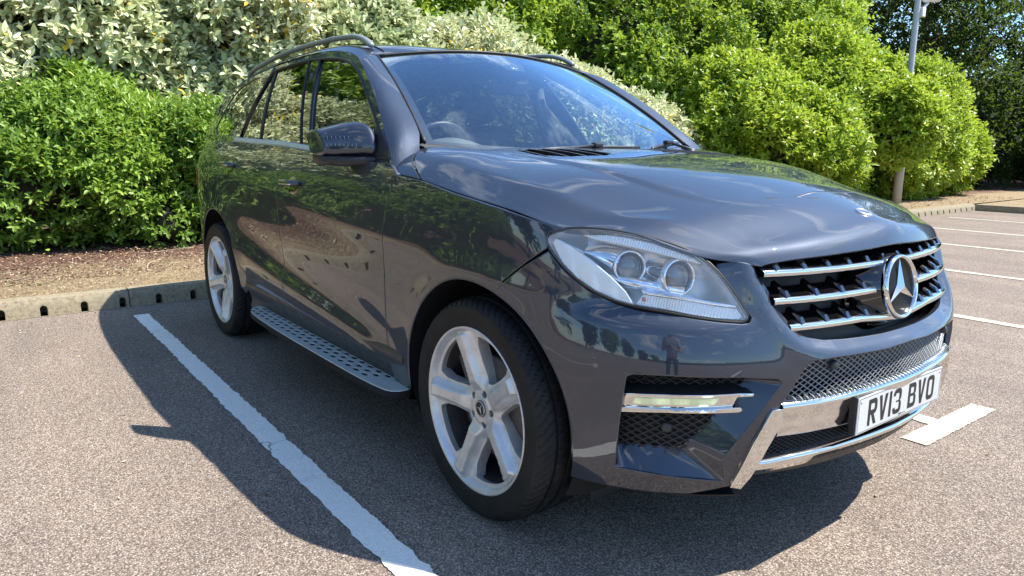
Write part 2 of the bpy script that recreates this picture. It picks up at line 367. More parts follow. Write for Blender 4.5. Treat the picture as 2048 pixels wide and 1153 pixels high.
def patch_data(F,outline,holes=(),step=.02,flange=.014,inset=.0028,scale=(1,1),smooth=0,hsmooth=0,jit=0,off=0.,flsides=None):
    sc=np.array(scale,float); f2=lambda q:F(q/sc)
    O=resample(np.array(outline,float)*sc,step,True,smooth)
    if area(O)<0: O=O[::-1]
    Hs=[]
    for h in holes:
        h=resample(np.array(h,float)*sc,step*.8,True,hsmooth); Hs.append(h if area(h)<0 else h[::-1])
    loops=[O]+Hs
    lo=O.min(0);hi=O.max(0); nx=int((hi[0]-lo[0])/step)+2; ny=int((hi[1]-lo[1])/(step*.87))+2
    X,Y=np.meshgrid(np.arange(nx),np.arange(ny)); X=(X+.5*(Y%2))*step+lo[0]; Y=Y*step*.87+lo[1]; I=np.stack([X.ravel(),Y.ravel()],1)
    ins=[]
    for L in loops:   # ring just inside every edge
        d=np.roll(L,-1,0)-np.roll(L,1,0); n=np.stack([-d[:,1],d[:,0]],1); n/=np.linalg.norm(n,axis=1)[:,None]+1e-12
        ins.append(L+n*inset)
    J=np.vstack(ins); ok=inside(J,O)
    for h in Hs: ok&=~inside(J,h)
    for L in loops: ok&=dist(J,L)>inset*.55
    J=J[ok]
    ok=inside(I,O); 
    for h in Hs: ok&=~inside(I,h)
    I=I[ok]; dd=np.full(len(I),9.)
    for L in loops: dd=np.minimum(dd,dist(I,L))
    I=I[dd>step*.55+inset]
    V=np.vstack(loops+[J,I]); E=[]; k=0
    for L in loops:
        n=len(L); E+=[(k+i,k+(i+1)%n) for i in range(n)]; k+=n
    nb=k
    r=delaunay_2d_cdt([Vector(v) for v in V],E,[],0,1e-6,True)
    VV=np.array([v[:] for v in r[0]]); FF=np.array([f for f in r[2]]); orig=r[3]
    c=VV[FF].mean(1); ok=inside(c,O)
    for h in Hs: ok&=~inside(c,h)
    FF=FF[ok]
    remap={};  
    for i,o_ in enumerate(orig):
        for q in o_: remap[q]=i
    P=f2(VV); Nn=fnorm(f2,VV)
    sg=1 if ((P-CEN)*Nn*[1,1,.7]).sum()>0 else -1
    if callable(off) : P=P+Nn*sg*off(VV/sc)[:,None]
    elif off: P=P+Nn*sg*off
    tri=P[FF]; fn=np.cross(tri[:,1]-tri[:,0],tri[:,2]-tri[:,0]); 
    FF[:]=np.where(((fn*Nn[FF[:,0]]*sg).sum(1)<0)[:,None],FF[:,::-1],FF)
    F_=[tuple(f) for f in FF]; VS=[P]; base=len(P)
    if flange:
        k=0
        for L in loops:
            n=len(L); idx=[remap.get(k+i) for i in range(n)]; k+=n
            d=np.roll(L,-1,0)-np.roll(L,1,0); nn=np.stack([d[:,1],-d[:,0]],1); nn/=np.linalg.norm(nn,axis=1)[:,None]+1e-12
            B=P[idx]; NB_=Nn[idx]*sg; W=f2(L+nn*.0004)-f2(L)
            R1=B+W-NB_*.0014; R2=R1-NB_*flange
            VS+=[R1,R2]
            for i in range(n):
                j=(i+1)%n; a0,a1=idx[i],idx[j]; b0,b1=base+i,base+j; c0,c1=base+n+i,base+n+j
                q1=(a0,b0,b1,a1);q2=(b0,c0,c1,b1)
                if sg<0: pass
                F_+= [q1 if sg>0 else q1[::-1], q2 if sg>0 else q2[::-1]]
            base+=2*n
    return np.vstack(VS),F_
def patch(name,F,outline,mats,parent=None,mirror=False,**kw):
    V,Fc=patch_data(F,outline,**kw)
    if mirror: V=V*[1,-1,1]; Fc=[f[::-1] for f in Fc]
    mb=MB(); mb.add(V,Fc); return mb.obj(name,mats,parent)
def mirx(o,name=None):
    """a mirrored copy of a part for the other side of the car"""
    me=o.data.copy(); n=len(me.vertices); co=np.empty(n*3); me.vertices.foreach_get('co',co); co=co.reshape(-1,3); co[:,1]*=-1; me.vertices.foreach_set('co',co.ravel()); me.flip_normals(); me.update()
    c=o.copy(); c.data=me; col.objects.link(c); 
    for ch in o.children:
        k=mirx(ch); k.parent=c
    return c
# ------------------------------------------------------------------ the car
car=empty('parked_car',label='dark grey metallic estate 4x4 parked nose out in the marked bay',cat='car')
def arc_s(cx,cz,r,a0,a1,n=40,ex=0):
    """points of a wheel arch in (s,z); angles in degrees, 0 = forward"""
    t=np.radians(np.linspace(a0,a1,n)); x=cx+r*np.cos(t); z=cz+r*np.sin(t); return [(-s_of_x(a),b) for a,b in zip(x,z)]
FA=(0.0,.383,.420); RA=(-2.893,.390,.436)
SF=lambda q:S(q)
# --- front bumper
GR=[(0,.690),(.10,.690),(.20,.693),(.286,.697),(.36,.702),(.41,.712),(.445,.727),(.472,.750),(.500,.788),(.525,.825),(.545,.858),(.560,.890),(.568,.915)]
HLo=[(-1.21,.958),(-1.198,.974),(-1.162,.987),(-1.107,.993),(-1.034,.992),(-.962,.985),(-.89,.973),(-.818,.955),(-.763,.937),(-.735,.921),(-.707,.900),(-.676,.866),(-.644,.825),(-.624,.794),(-.612,.776),(-.618,.766),(-.632,.764),(-.693,.768),(-.759,.775),(-.842,.786),(-.909,.793),(-.978,.804),(-1.051,.828),(-1.108,.860),(-1.153,.893),(-1.192,.930)]
HLr=resample(HLo,.02,True,2)
def near(P,pts,cl=True): return dist(P,np.array(pts,float),cl)
grl=np.array(GR)
def bump_off(q):
    a=np.abs(q[:,0]); p=np.stack([a,q[:,1]],1); d=near(p,grl,False)
    m=1-sstep(.62,.80,a)
    o=m*(-.022*np.exp(-(d/.017)**2)+.006*np.exp(-((d-.052)/.024)**2))
    o+= np.exp(-((a-.86)/.26)**2)*(.030*(1-sstep(.735,.80,q[:,1]))-.014)*sstep(.35,.62,q[:,1])*sstep(1.22,1.05,a)   # shelf under the headlamp
    low=sstep(.74,.62,q[:,1]); o+= low*.012*(np.exp(-np.sqrt(a*a+.0002)/.10))
    return o
_fs=[(-1.194,.929),(-1.244,.896),(-1.266,.884),(-1.308,.853),(-1.352,.818)]
arcF=arc_s(*FA,72,-8,44)
arcF=[p for p in arcF]
half=[(-x,z) for x,z in GR]+[(-.573,.904),(-.60,.912),(-.65,.921),(-.700,.914)]
# follow the headlamp edge just outside it, from its inner top corner down and round to the tip
hl_in=[(-.695,.893),(-.668,.862),(-.636,.822),(-.616,.792),(-.603,.774),(-.610,.760),(-.632,.757),(-.693,.761),(-.759,.768),(-.842,.779),(-.909,.786),(-.980,.797),(-1.056,.822),(-1.114,.855),(-1.159,.889),(-1.192,.922)]
rest=[(-1.194,.926),(-1.244,.894),(-1.266,.881),(-1.308,.850),(-1.350,.816)]
low=[(-1.098,.300),(-1.108,.262),(-1.005,.259),(-.855,.260),(-.747,.267),(-.632,.298),(-.586,.423),(-.527,.522),(-.508,.549),(-.476,.605),(-.447,.645),(-.427,.653),(-.35,.654),(-.228,.652),(-.117,.650),(0,.655)]
right=half+hl_in+rest+arcF+low
left=[(-x,z) for x,z in right[::-1] if abs(x)>1e-6]
outl=np.array(right+left)
FO=[(-.934,.595),(-.931,.610),(-.915,.618),(-.834,.622),(-.641,.622),(-.536,.613),(-.519,.602),(-.552,.559),(-.581,.513),(-.630,.448),(-.672,.382),(-.654,.314),(-.808,.322),(-.962,.330),(-.950,.463),(-.938,.564)]
FOm=[(-x,z) for x,z in FO[::-1]]
bumper=patch('front_bumper',SF,outl,['car_paint'],car,holes=[FO,FOm],step=.017,off=bump_off)
# side intakes: painted funnel walls leading to a recessed mesh
def S_off(q,d):
    q=np.atleast_2d(np.array(q,float)); P=S(q); n=fnorm(S,q); sg=np.sign((n*(P-CEN)*[1,1,0]).sum(1))[:,None]; return P+n*sg*(np.atleast_1d(d)[:,None] if np.ndim(d) else d)
FI=[(-.985,.560),(-.985,.590),(-.93,.606),(-.836,.608),(-.64,.604),(-.612,.602),(-.606,.598),(-.622,.580),(-.66,.530),(-.700,.478),(-.762,.408),(-.775,.392),(-.86,.385),(-.985,.378),(-.985,.45),(-.985,.52)]
def funnel(m):
    mb=MB(); n=len(FO); A=S_off(FO,bump_off(np.array(FO))-.001); B=S_off(FI,-.052)
    R=[]
    for t in np.linspace(0,1,7): R.append(A*(1-t)+B*t)
    G_=np.array(R)  # 7 x n
    # densify along the loop, straight between the corners
    G2=[]; 
    for r in G_:
        q=[]
        for a,b in zip(r,np.roll(r,-1,0)): q+= [a+(b-a)*k/4 for k in range(4)]
        G2.append(q)
    G2=np.array(G2)*([1,m,1]); mb.grid(G2,wrap=True,flip=m<0); o=mb.obj('intake_funnel',['car_paint'],bumper)
    return o
def lattice(name,F,outline,cu,cv,r,mat,parent,m=1,ang=None,hole=None,seg=.012):
    """diagonal wire lattice lying on a surface, cut to an outline"""
    O=np.array(outline,float); lo=O.min(0);hi=O.max(0); mb=MB(); U=hi[0]-lo[0];W=hi[1]-lo[1]
    for sg_ in (1,-1):
        k0=-int(W/cv)-2; k1=int(U/cu)+int(W/cv)+2
        for k in range(k0,k1):
            # line: u = lo+k*cu + sg*(v)*cu/cv
            vv=np.arange(0,W+seg*.3,min(seg,cv*.5)*1.0); uu=lo[0]+k*cu+sg_*vv*cu/cv+(0 if sg_>0 else 0)
            q=np.stack([uu,lo[1]+vv],1); ok=inside(q,O)
            i=0
            while i<len(q):
                if ok[i]:
                    j=i
                    while j+1<len(q) and ok[j+1]: j+=1
                    if j>i:
                        P=F(q[i:j+1])*[1,m,1]; mb.tube(P,r,4,caps=False)
                    i=j+1
                else: i+=1
    return mb.obj(name,[mat],parent)
FMo=[(-1.0,.36),(-1.0,.63),(-.58,.63),(-.585,.36)]
for m in (1,-1):
    funnel(m)
    g=lattice('intake_mesh',lambda q:S_off(q,-.050),FMo,.036,.021,.0030,'black_plastic',bumper,m)
    mb=MB(); ug,vg=np.meshgrid(np.linspace(-1.0,-.57,24),np.linspace(.36,.635,14),indexing='ij'); P=S_off(np.stack([ug.ravel(),vg.ravel()],1),-.058).reshape(24,14,3)*[1,m,1]; mb.grid(P); mb.obj('mesh_backing',['seal_rubber'],bumper)
def strip(name,F,poly,d0,d1,mat,parent,m=1,step=.02,bev=.0015):
    V,Fc=patch_data(F,poly,step=step,flange=d1-d0,inset=min(.0018,.002),off=d1)
    if m<0: V=V*[1,-1,1]; Fc=[f[::-1] for f in Fc]
    mb=MB(); mb.add(V,Fc); return mb.obj(name,[mat],parent)
for m in (1,-1):
    d=empty('daytime_lamp',parent=car)
    strip('upper_blade',S,[(-.945,.5575),(-.832,.566),(-.70,.5725),(-.638,.577),(-.600,.5755),(-.600,.5685),(-.70,.5645),(-.832,.558),(-.945,.5495)],-.040,.004,'chrome',d,m)
    # flat black top of the upper blade
    mb=MB(); q=np.linspace(-.945,-.60,20); z=np.interp(q,[-.945,-.832,-.638,-.598],[.5580,.5665,.5775,.576]); A=S_off(np.stack([q,z],1),.003)+[0,0,.001]; B=S_off(np.stack([np.minimum(q,-.635),z],1),-.048)+[0,0,.010]
    mb.grid(np.stack([A,B],1)*[1,m,1]); mb.obj('blade_top',['black_plastic'],d)
    strip('lamp_body',S,[(-.950,.5485),(-.871,.552),(-.70,.5625),(-.638,.5665),(-.652,.537),(-.70,.533),(-.950,.514)],-.045,-.006,'chrome',d,m)
    strip('led_strip',S,[(-.911,.545),(-.80,.555),(-.690,.559),(-.700,.5425),(-.80,.537),(-.915,.5285)],-.010,-.0025,'led_lens',d,m)
    strip('lower_blade',S,[(-.950,.517),(-.83,.524),(-.634,.537),(-.627,.530),(-.634,.524),(-.738,.519),(-.83,.515),(-.950,.503)],-.040,.004,'chrome',d,m)
    d['label']='chrome bladed daytime running lamp in the side intake'
# parking sensors, side slit
def disc_on(name,s_,z_,r,off,mat,parent,m=1,ring=None,thick=.004):
    c=S_off([(s_,z_)],off)[0]; q=np.array([(s_,z_)],float); n=fnorm(S,q)[0]; 
    if (n*(c-CEN)*[1,1,0]).sum()<0: n=-n
    a=np.cross(n,[0,0,1]); a/=np.linalg.norm(a); b=np.cross(n,a); mb=MB(); prof=[(0,thick),(r*.6,thick),(r*.9,thick*.8),(r,0),(r,-.004)]
    th=np.linspace(0,2*np.pi,28,endpoint=False)
    P=np.array([[c+n*h+(a*math.cos(t)+b*math.sin(t))*rr for t in th] for rr,h in prof])*[1,m,1]; mb.grid(P,wrap=True)
    return mb.obj(name,[mat],parent)
for m in (1,-1):
    disc_on('sensor_seat',-1.058,.480,.0125,.000,'seal_rubber',bumper,m,thick=.0012); disc_on('parking_sensor',-1.058,.480,.0098,.0008,'car_paint',bumper,m,thick=.0015)
    disc_on('parking_sensor',-.823,.453,.016,-.047,'grey_plastic',bumper,m,thick=.012)
    disc_on('parking_sensor',-.34,.630,.014,-.012,'grey_plastic',bumper,m,thick=.012)
    strip('side_marker',S,[(-1.137,.632),(-1.116,.619),(-1.05,.612),(-.992,.608),(-.988,.613),(-1.051,.623),(-1.108,.632)],-.001,.0015,'gloss_black',bumper,m,step=.01)
# --- lower grille mesh, chrome skid
LM=[(-.515,.542),(-.480,.606),(-.450,.652),(-.425,.662),(0,.664),(.425,.662),(.450,.652),(.480,.606),(.515,.542)]
SV=lambda q,d=0.:S_off(q,d+.004*np.exp(-np.sqrt(np.atleast_2d(q)[:,0]**2+.0002)/.10))
lg=lattice('lower_grille_mesh',lambda q:SV(q,-.020),LM,.027,.0172,.0018,'mesh_silver',car)
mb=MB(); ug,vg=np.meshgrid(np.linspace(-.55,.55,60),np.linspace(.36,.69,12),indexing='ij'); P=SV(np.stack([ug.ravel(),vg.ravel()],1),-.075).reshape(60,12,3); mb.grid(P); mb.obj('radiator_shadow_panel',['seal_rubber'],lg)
BM=[(-.585,.330),(-.50,.45),(.50,.45),(.585,.330)]
lattice('bottom_grille_mesh',lambda q:SV(q,-.030),BM,.022,.012,.0016,'black_plastic',car)
def sweep_s(name,prof,s0,s1,mat,parent,n=80,off=0.,z0=None):
    """profile of (outward offset, height) swept along the nose"""
    ss=np.linspace(s0,s1,n); P=[]
    for i,sv in enumerate(ss):
        pr=prof(sv) if callable(prof) else prof
        P.append([SV([(sv,z)],d+off)[0] for d,z in pr])
    mb=MB(); mb.grid(np.array(P)); return mb.obj(name,mat,parent)
skid=empty('skid_plate',parent=car)
def pf(sv):
    a=abs(sv); t=.532+.006*(a<.0)-.004*sstep(.1,.5,a); b=.437
    return [(-.034,t+.022),(-.022,t+.019),(-.006,t+.013),(.004,t+.006),(.0065,t+.001),(.004,t-.005),(-.004,t-.030),(-.008,t-.055),(-.009,b+.006),(-.013,b),(-.04,b-.001)]
sweep_s('chrome_band',pf,-.512,.512,['chrome'],skid)
mb=MB()
for i in range(46):   # cast ribs on the step
    sv=-.47+i*.94/45; P=SV([(sv-.003,.553),(sv+.001,.548),(sv+.004,.541)],0)+[0,0,.004]; P=np.array([SV([(sv-.003,.5525)],-.024)[0]+[0,0,.001],SV([(sv,.547)],-.008)[0]+[0,0,.002],SV([(sv+.003,.541)],.001)[0]+[0,0,.001]]); mb.tube(P,.0013,5)
mb.obj('step_ribs',['satin_aluminium'],skid)
for m in (1,-1):
    o=np.array([(-.545,.527),(-.590,.436),(-.638,.300),(-.606,.293),(-.584,.331),(-.550,.414),(-.512,.492),(-.515,.528)]); 
    strip('chrome_strut',S,o,-.03,.010,'chrome',skid,m,step=.012)
def pl(sv):
    a=abs(sv); t=.384-.010*sstep(.2,.56,a)-.006*sstep(.45,.56,a); b=t-.022-.018*sstep(.355,.40,a)*1.0
    return [(-.06,t+.004),(-.012,t+.001),(-.004,t-.004),(-.003,t-.009),(-.010,b),(-.04,b-.006)]
sweep_s('lower_lip',pl,-.575,.575,['chrome'],skid,n=110)
sweep_s('undertray',lambda sv:[(-.03,.352),(-.035,.30),(-.07,.265),(-.25,.25)],-.56,.56,['black_plastic'],car)
sweep_s('undertray',lambda sv:[(-.004,.262),(-.008,.252),(-.03,.243),(-.20,.24)],-1.10,-.60,['black_plastic'],car,n=30)
sweep_s('undertray',lambda sv:[(-.004,.262),(-.008,.252),(-.03,.243),(-.20,.24)],.60,1.10,['black_plastic'],car,n=30)
for m in (-1,1): mb=MB(); mb.box((.33,m*.66,.17),(.012,.13,.12),bev=.004); mb.obj('air_deflector',['black_plastic'],car)
# --- upper grille
grille=empty('radiator_grille',parent=car)
def gx(y,z): # front surface depth of the nose at width y, height z
    return S([(float(np.interp(abs(y),PC[:400,1],PL[:400]))*1.0,z)])[0,0]
mb=MB(); ug,vg=np.meshgrid(np.linspace(-.60,.60,40),np.linspace(.67,.96,12),indexing='ij'); P=S_off(np.stack([ug.ravel(),vg.ravel()],1),-.095).reshape(40,12,3); mb.grid(P); mb.obj('grille_backing',['seal_rubber'],grille)
def gbar(z,ye,skip=None,drop=0.0):
    g=grille
    segs=[(-ye,ye)] if skip is None else [(-ye,-skip),(skip,ye)]
    bc=MB(); bl=MB(); fn=MB()
    for a,b in segs:
        bc=MB(); bl=MB(); ys=np.linspace(a,b,40 if skip is None else 20)
        P=[];Q=[]
        for y in ys:
            x=gx(y,z)-.012; zz=z-drop*max(0,1-abs(y)/.20)
            P.append([(x-.010,y,zz+.0125),(x-.001,y,zz+.0095),(x+.003,y,zz+.005),(x+.0035,y,zz-.005),(x-.001,y,zz-.0090),(x-.010,y,zz-.0095)])
            Q.append([(x-.004,y,zz+.010),(x-.020,y,zz+.016),(x-.060,y,zz+.030),(x-.060,y,zz+.026),(x-.010,y,zz-.008)])
        bc.grid(P,flip=True); bl.grid(Q,flip=True,smooth=False)
        k=int(round((b-a)/.088)); 
        for y in np.linspace(a+.045,b-.045,max(2,k)):
            x=gx(y,z)-.014; zz=z-drop*max(0,1-abs(y)/.20)
            # raked fin standing on the louvre
            V=[(x,y-.010,zz+.010),(x,y+.010,zz+.010),(x-.012,y+.006+.004,zz+.026),(x-.012,y-.006+.004,zz+.026),(x-.055,y+.012,zz+.047),(x-.055,y-.004,zz+.047),(x-.055,y-.010,zz+.020),(x-.055,y+.010,zz+.020)]
            fn=MB(); fn.add(V,[(0,1,2,3),(3,2,4,5),(0,3,5,6),(1,7,4,2),(5,4,7,6)],smooth=False); fn.obj('fin',['gloss_black'],g)
        bc.obj('chrome_bar',['chrome'],g); bl.obj('louvre',['gloss_black'],g)
gbar(.884,.524); gbar(.810,.502,.115); gbar(.738,.466,None,.018)
simple('badge_black',(.005,.005,.006),.45,Specular_IOR_Level=.2)
star=empty('emblem',parent=car)
SC=np.array([.879,0,.812]); tl=math.radians(9); SX=np.array([math.cos(tl),0,math.sin(tl)]); SY=np.array([0,1.,0]); SZ=np.array([-math.sin(tl),0,math.cos(tl)])
sp=lambda a,r,h:SC+SX*h+(SY*math.sin(a)+SZ*math.cos(a))*r
mb=MB(); th=np.linspace(0,2*np.pi,72,endpoint=False)
pr=[(.0835,-.010),(.0835,.001),(.086,.006),(.0895,.0085),(.093,.0075),(.0965,.002),(.097,-.008),(.095,-.014)]
mb.grid([[sp(t,r,h) for t in th] for r,h in pr],wrap=True)
for k in range(3):
    a=k*2*math.pi/3; b0,b1=a-math.pi/3,a+math.pi/3; V=[sp(a,.084,.0015),sp(b0,.0165,-.003),sp(0,0,.0125),sp(b1,.0165,-.003)]
    mb.add(V,[(0,1,2),(0,2,3)],smooth=False)
mb.obj('star',['chrome'],star)
mb=MB(); mb.grid([[sp(t,r,h) for t in th] for r,h in [(0,-.004),(.03,-.004),(.06,-.005),(.084,-.007)]],wrap=True); mb.obj('badge_disc',['badge_black'],star)
mb=MB(); mb.grid([[sp(t,r*(1+.18*abs(math.sin(t))*k),h) for t in th] for r,h,k in [(.092,-.008,0),(.099,-.016,.1),(.108,-.035,.5),(.120,-.065,1),(.128,-.09,1.3)]],wrap=True); mb.obj('badge_mount',['gloss_black'],star)
# --- number plate
plate=empty('number_plate',parent=car)
mb=MB(); mb.box((.9045,0,.471),(.026,.526,.117),bev=.007); mb.obj('plate_holder',['black_plastic'],plate)
mb=MB(); mb.box((.9165,0,.471),(.004,.520,.111),bev=.0018); 
for y,z in ((-.243,.512),(.243,.512)): mb.tube([(.918,y,z),(.9195,y,z)],.004,12)
mb.obj('plate',['plate_white'],plate)
mb=MB(); xx=.91885
for c,d in (((xx,0,.471+.0505),(.0003,.506,.0009)),((xx,0,.471-.0505),(.0003,.506,.0009)),((xx,-.2535,.471),(.0003,.0009,.100)),((xx,.2535,.471),(.0003,.0009,.100))): mb.box(c,d)
mb.obj('plate_border',['plate_ink'],plate)
def glyph(ch):
    w_=.050;h=.079;t=.014
    def bar(p,q):
        p=np.array(p);q=np.array(q); return ('bar',p,q)
    if ch=='V': return [[(0,h),(t*1.12,h),(w_/2,t*1.6),(w_-t*1.12,h),(w_,h),(w_/2+t*.52,0),(w_/2-t*.52,0)]],[]
    if ch=='1': return [[(w_/2-t/2,0),(w_/2+t/2,0),(w_/2+t/2,h),(w_/2-t/2,h)]],[]
    def rr(x0,y0,x1,y1,r,corners='1111',n=7):
        o=[]
        for (cx,cy,a,f) in ((x1-r,y1-r,0,corners[1]),(x0+r,y1-r,90,corners[0]),(x0+r,y0+r,180,corners[3]),(x1-r,y0+r,270,corners[2])):
            if f=='1': o+=[(cx+r*math.cos(math.radians(a+k*90/n)),cy+r*math.sin(math.radians(a+k*90/n))) for k in range(n+1)]
            else: o.append((cx+(r if a in(0,270) else -r),cy+(r if a in(0,90) else -r)))
        return o
    if ch=='O': return [rr(0,0,w_,h,.017)],[rr(t,t,w_-t,h-t,.006)]
    if ch=='R': return [rr(0,h*.40,w_,h,.016,'0110'),[(0,0),(t,0),(t,h*.42),(0,h*.42)],[(w_*.36,h*.42),(w_*.36+t*1.05,h*.42),(w_,0),(w_-t*1.12,0)]],[rr(t,h*.40+t,w_-t,h-t,.006,'0110')]
    if ch=='B': return [rr(0,0,w_,h*.53,.014,'0110'),rr(0,h*.47,w_-.002,h,.014,'0110')],[rr(t,t,w_-t,h*.47-.0005,.005,'0110'),rr(t,h*.53+.0005+t*.0+.003,w_-t-.002,h-t,.005,'0110')]
    if ch=='3':
        o=[];r=.017
        return [rr(0,0,w_,h*.53,.016,'0111'),rr(0,h*.47,w_-.001,h,.016,'1110')],[rr(t,t,w_-t,h*.47,.005,'0110'),rr(t,h*.53,w_-t-.001,h-t,.005,'0110'),[(-.001,h*.265),(t+.003,h*.265),(t+.003,h*.735),(-.001,h*.735)]]
def text_mesh(mb,txt,y0,z0,x,k=1.0):
    y=y0
    for ch in txt:
        if ch==' ': y+=.033*k; continue
        solid_,holes_=glyph(ch); w_=.050 if ch!='1' else .050
        if ch=='1': y-=.018*k
        g=.0012; allp=np.vstack(solid_); lo,hi=allp.min(0),allp.max(0)
        X,Y=np.meshgrid(np.arange(lo[0]+g/2,hi[0],g),np.arange(lo[1]+g/2,hi[1],g)); P=np.stack([X.ravel(),Y.ravel()],1)
        pts=[];edges=[];n=0
        for L in solid_+holes_:
            L=resample(L,.004); pts.append(L); edges+=[(n+i,n+(i+1)%len(L)) for i in range(len(L))]; n+=len(L)
        r=delaunay_2d_cdt([Vector(v) for v in np.vstack(pts)],edges,[],0,1e-7,False); VV=np.array([v[:] for v in r[0]]); FF=np.array([f for f in r[2]])
        c=VV[FF].mean(1); ok=np.zeros(len(c),bool)
        for L in solid_: ok|=inside(c,np.array(L))
        for L in holes_: ok&=~inside(c,np.array(L))
        V=np.stack([np.full(len(VV),x),y+VV[:,0]*k,z0+VV[:,1]*k],1); mb.add(V,[tuple(f) for f in FF[ok]],smooth=False)
        y+=(w_+.011)*k-(.018*k if ch=='1' else 0)
    return y
yy_=-.201
for ch in 'RV13 BVO':
    if ch==' ': yy_+=.033; continue
    mb=MB(); yy_=text_mesh(mb,ch,yy_,.4315,.91895); mb.obj('registration_character',['plate_ink'],plate)
mb=MB(); 
for i,(w2,h2) in enumerate([(.004,.005),(.002,.005),(.004,.005),(.003,.002),(.003,.002),(.003,.002),(.003,.002),(.003,.002)]): mb.box((.91895,-.010+i*.0055,.4262),(.0002,w2,h2))
mb.obj('dealer_print',['plate_ink'],plate)
# --- bonnet
HS=(1.6,.93)
def Hs(q): return Hd(q)
hb=[(0.0,-.78),(0.0,-.83),(.035,-.885),(.085,-.94),(.155,-.9985)]
he=[(u,-.9985) for u in np.linspace(.2,.985,30)]+[(1.0,-.985)]
front=[(1.0,v) for v in np.linspace(-.97,.97,40)]
rear=[(.005+.075*(1-(v/.78)**2),v) for v in np.linspace(.76,-.76,24)]
L_=hb+he; Rr=[(u,-v) for u,v in L_[::-1]]
VN=[(.120,-.52),(.135,-.17),(.330,-.25),(.305,-.60)]
VNm=[(a,-b) for a,b in VN[::-1]]
def hood_off(q):
    u=q[:,0];a=np.abs(q[:,1]); vc=np.interp(u,[.15,.3,.6,.8],[.62,.60,.54,.50]); k=sstep(.12,.25,u)*(1-sstep(.55,.80,u)); w2=np.interp(u,[0,.4,.75,1],[.855,.83,.80,.80])
    return -.006*k*sstep(0,.026,a-vc)-.005*sstep(0,.10,a-w2)*sstep(.0,.05,1-a)*(1-sstep(.8,.97,u))+.0075*np.exp(-np.sqrt((a-w2)**2+.0001)/.055)*(1-sstep(.70,.90,u))*sstep(0,.04,1-a)
bonnet=patch('bonnet',Hs,L_+front[1:-1]+Rr+rear,['car_paint'],car,holes=[resample(VN,.03,True,1),resample(VNm,.03,True,1)],off=hood_off,step=.017,scale=HS,flange=.016)
for m in (1,-1):
    vt=bonnet
    A=np.array([VN[0],VN[1],VN[2],VN[3]]); 
    mb=MB(); P=Hd(np.array([[A[0]*(1-t)+A[3]*t,A[1]*(1-t)+A[2]*t] for t in (-.05,1.05)]).reshape(-1,2)).reshape(2,2,3)-[0,0,.022]; mb.grid(P*[1,m,1])
    for k in range(5):
        t=(k+.30)/4.6; a=A[0]*(1-t)+A[1]*t; b=A[3]*(1-t)+A[2]*t; q=np.array([a+(b-a)*j/10 for j in range(11)]); 
        P=Hd(q); w1=np.array([0,.018,0]); s_=np.sin(np.linspace(0,np.pi,11))**.4
        top=P+np.stack([0*s_,0*s_-.010,-.001+.002*s_],1); bot=P+np.stack([0*s_,0*s_+.010,-.016+0*s_],1)
        mb.grid(np.stack([top,top+[0,.008,.0005],bot],1)*[1,m,1],1)
    mb.obj('bonnet_vent',['seal_rubber','black_plastic'],bonnet)
mb=MB(); c=Hd([(.880,0)])[0]; n=fnorm(Hd,np.array([(.880,0.)]))[0]; n=n if n[2]>0 else -n; a=np.cross(n,[0,1,0]); a/=np.linalg.norm(a); b=np.array([0,1.,0])
def dsk(pr,mat): mb.grid([[c+n*h+(a*math.cos(t)+b*math.sin(t))*r for t in np.linspace(0,2*np.pi,36,endpoint=False)] for r,h in pr],mat,wrap=True)
dsk([(.0,.0035),(.016,.003)],1); dsk([(.016,.003),(.018,.0042),(.026,.004),(.029,.001),(.0295,-.002)],0)
for k in range(3):
    t0=k*2*math.pi/3; 
    V=[c+n*.006+(a*-math.cos(t)*r+b*math.sin(t)*r) for t,r in ((t0,.017),(t0-1.05,.003),(t0+1.05,.003))]; mb.add(V,[(0,1,2)],0,False)
mb.obj('bonnet_badge',['trim_silver','badge_blue'],bonnet)
# --- sides (built for the kerb side of the photograph, then mirrored)
side=[]
def bz(x): return float(np.interp(-x,[.45,.6,1.0,1.43,1.8,2.6,3.3],[1.150,1.152,1.165,1.192,1.214,1.238,1.250]))  # top of the door skins
# front wing
g=.0022
archf=arc_s(*FA,44,180,50)
sh=[(-2.005,1.113),(-1.821,1.098),(-1.644,1.070),(-1.502,1.052),(-1.382,1.035),(-1.286,1.016),(-1.201,.998),(-1.150,.990)]
wing=[(-1.198,.978),(-1.205,.962),(-1.199,.934)]+[(-1.249,.900),(-1.270,.886),(-1.311,.855),(-1.355,.820)]+archf+arc_s(*FA,182,188,5)
xb=-.415
wing+=[(-s_of_x(-.43),.335),(-s_of_x(-.455),.300),(-s_of_x(-.54),.292),(-2.088,.385),(-2.122,.511),(-2.107,.634),(-2.102,.791),(-2.089,.907),(-2.041,1.058),(-2.012,1.100)]
def sd(name,poly,**kw):
    o=patch(name,SF,poly,['car_paint'],car,**kw); side.append(o); return o
sd('front_wing',wing+sh,step=.018)
fd=[(-2.010,1.116),(-2.046,1.058),(-2.094,.907),(-2.107,.791),(-2.112,.634),(-2.127,.511),(-2.098,.400),(-2.2,.402),(-2.447,.404),(-3.024,.420),(-3.212,.427),(-3.222,.480),(-3.238,.592),(-3.243,.774),(-3.240,.850),(-3.228,.976),(-3.219,1.122),(-3.209,1.159),(-3.167,bz(-1.65))]
fd+=[(-s_of_x(x),bz(x)) for x in np.linspace(-1.6,-.56,24)]
sd('front_door',fd,step=.018)
s0=s_of_x(-1.65)
rd=[(-3.172,bz(-1.66)),(-3.214,1.159),(-3.224,1.122),(-3.233,.976),(-3.245,.850),(-3.248,.774),(-3.243,.592),(-3.227,.480),(-3.217,.427),(-3.406,.430),(-3.66,.436)]
ra=arc_s(*RA,8,62,22)
ra2=[(-s_of_x(-2.46)+.0,.50)]
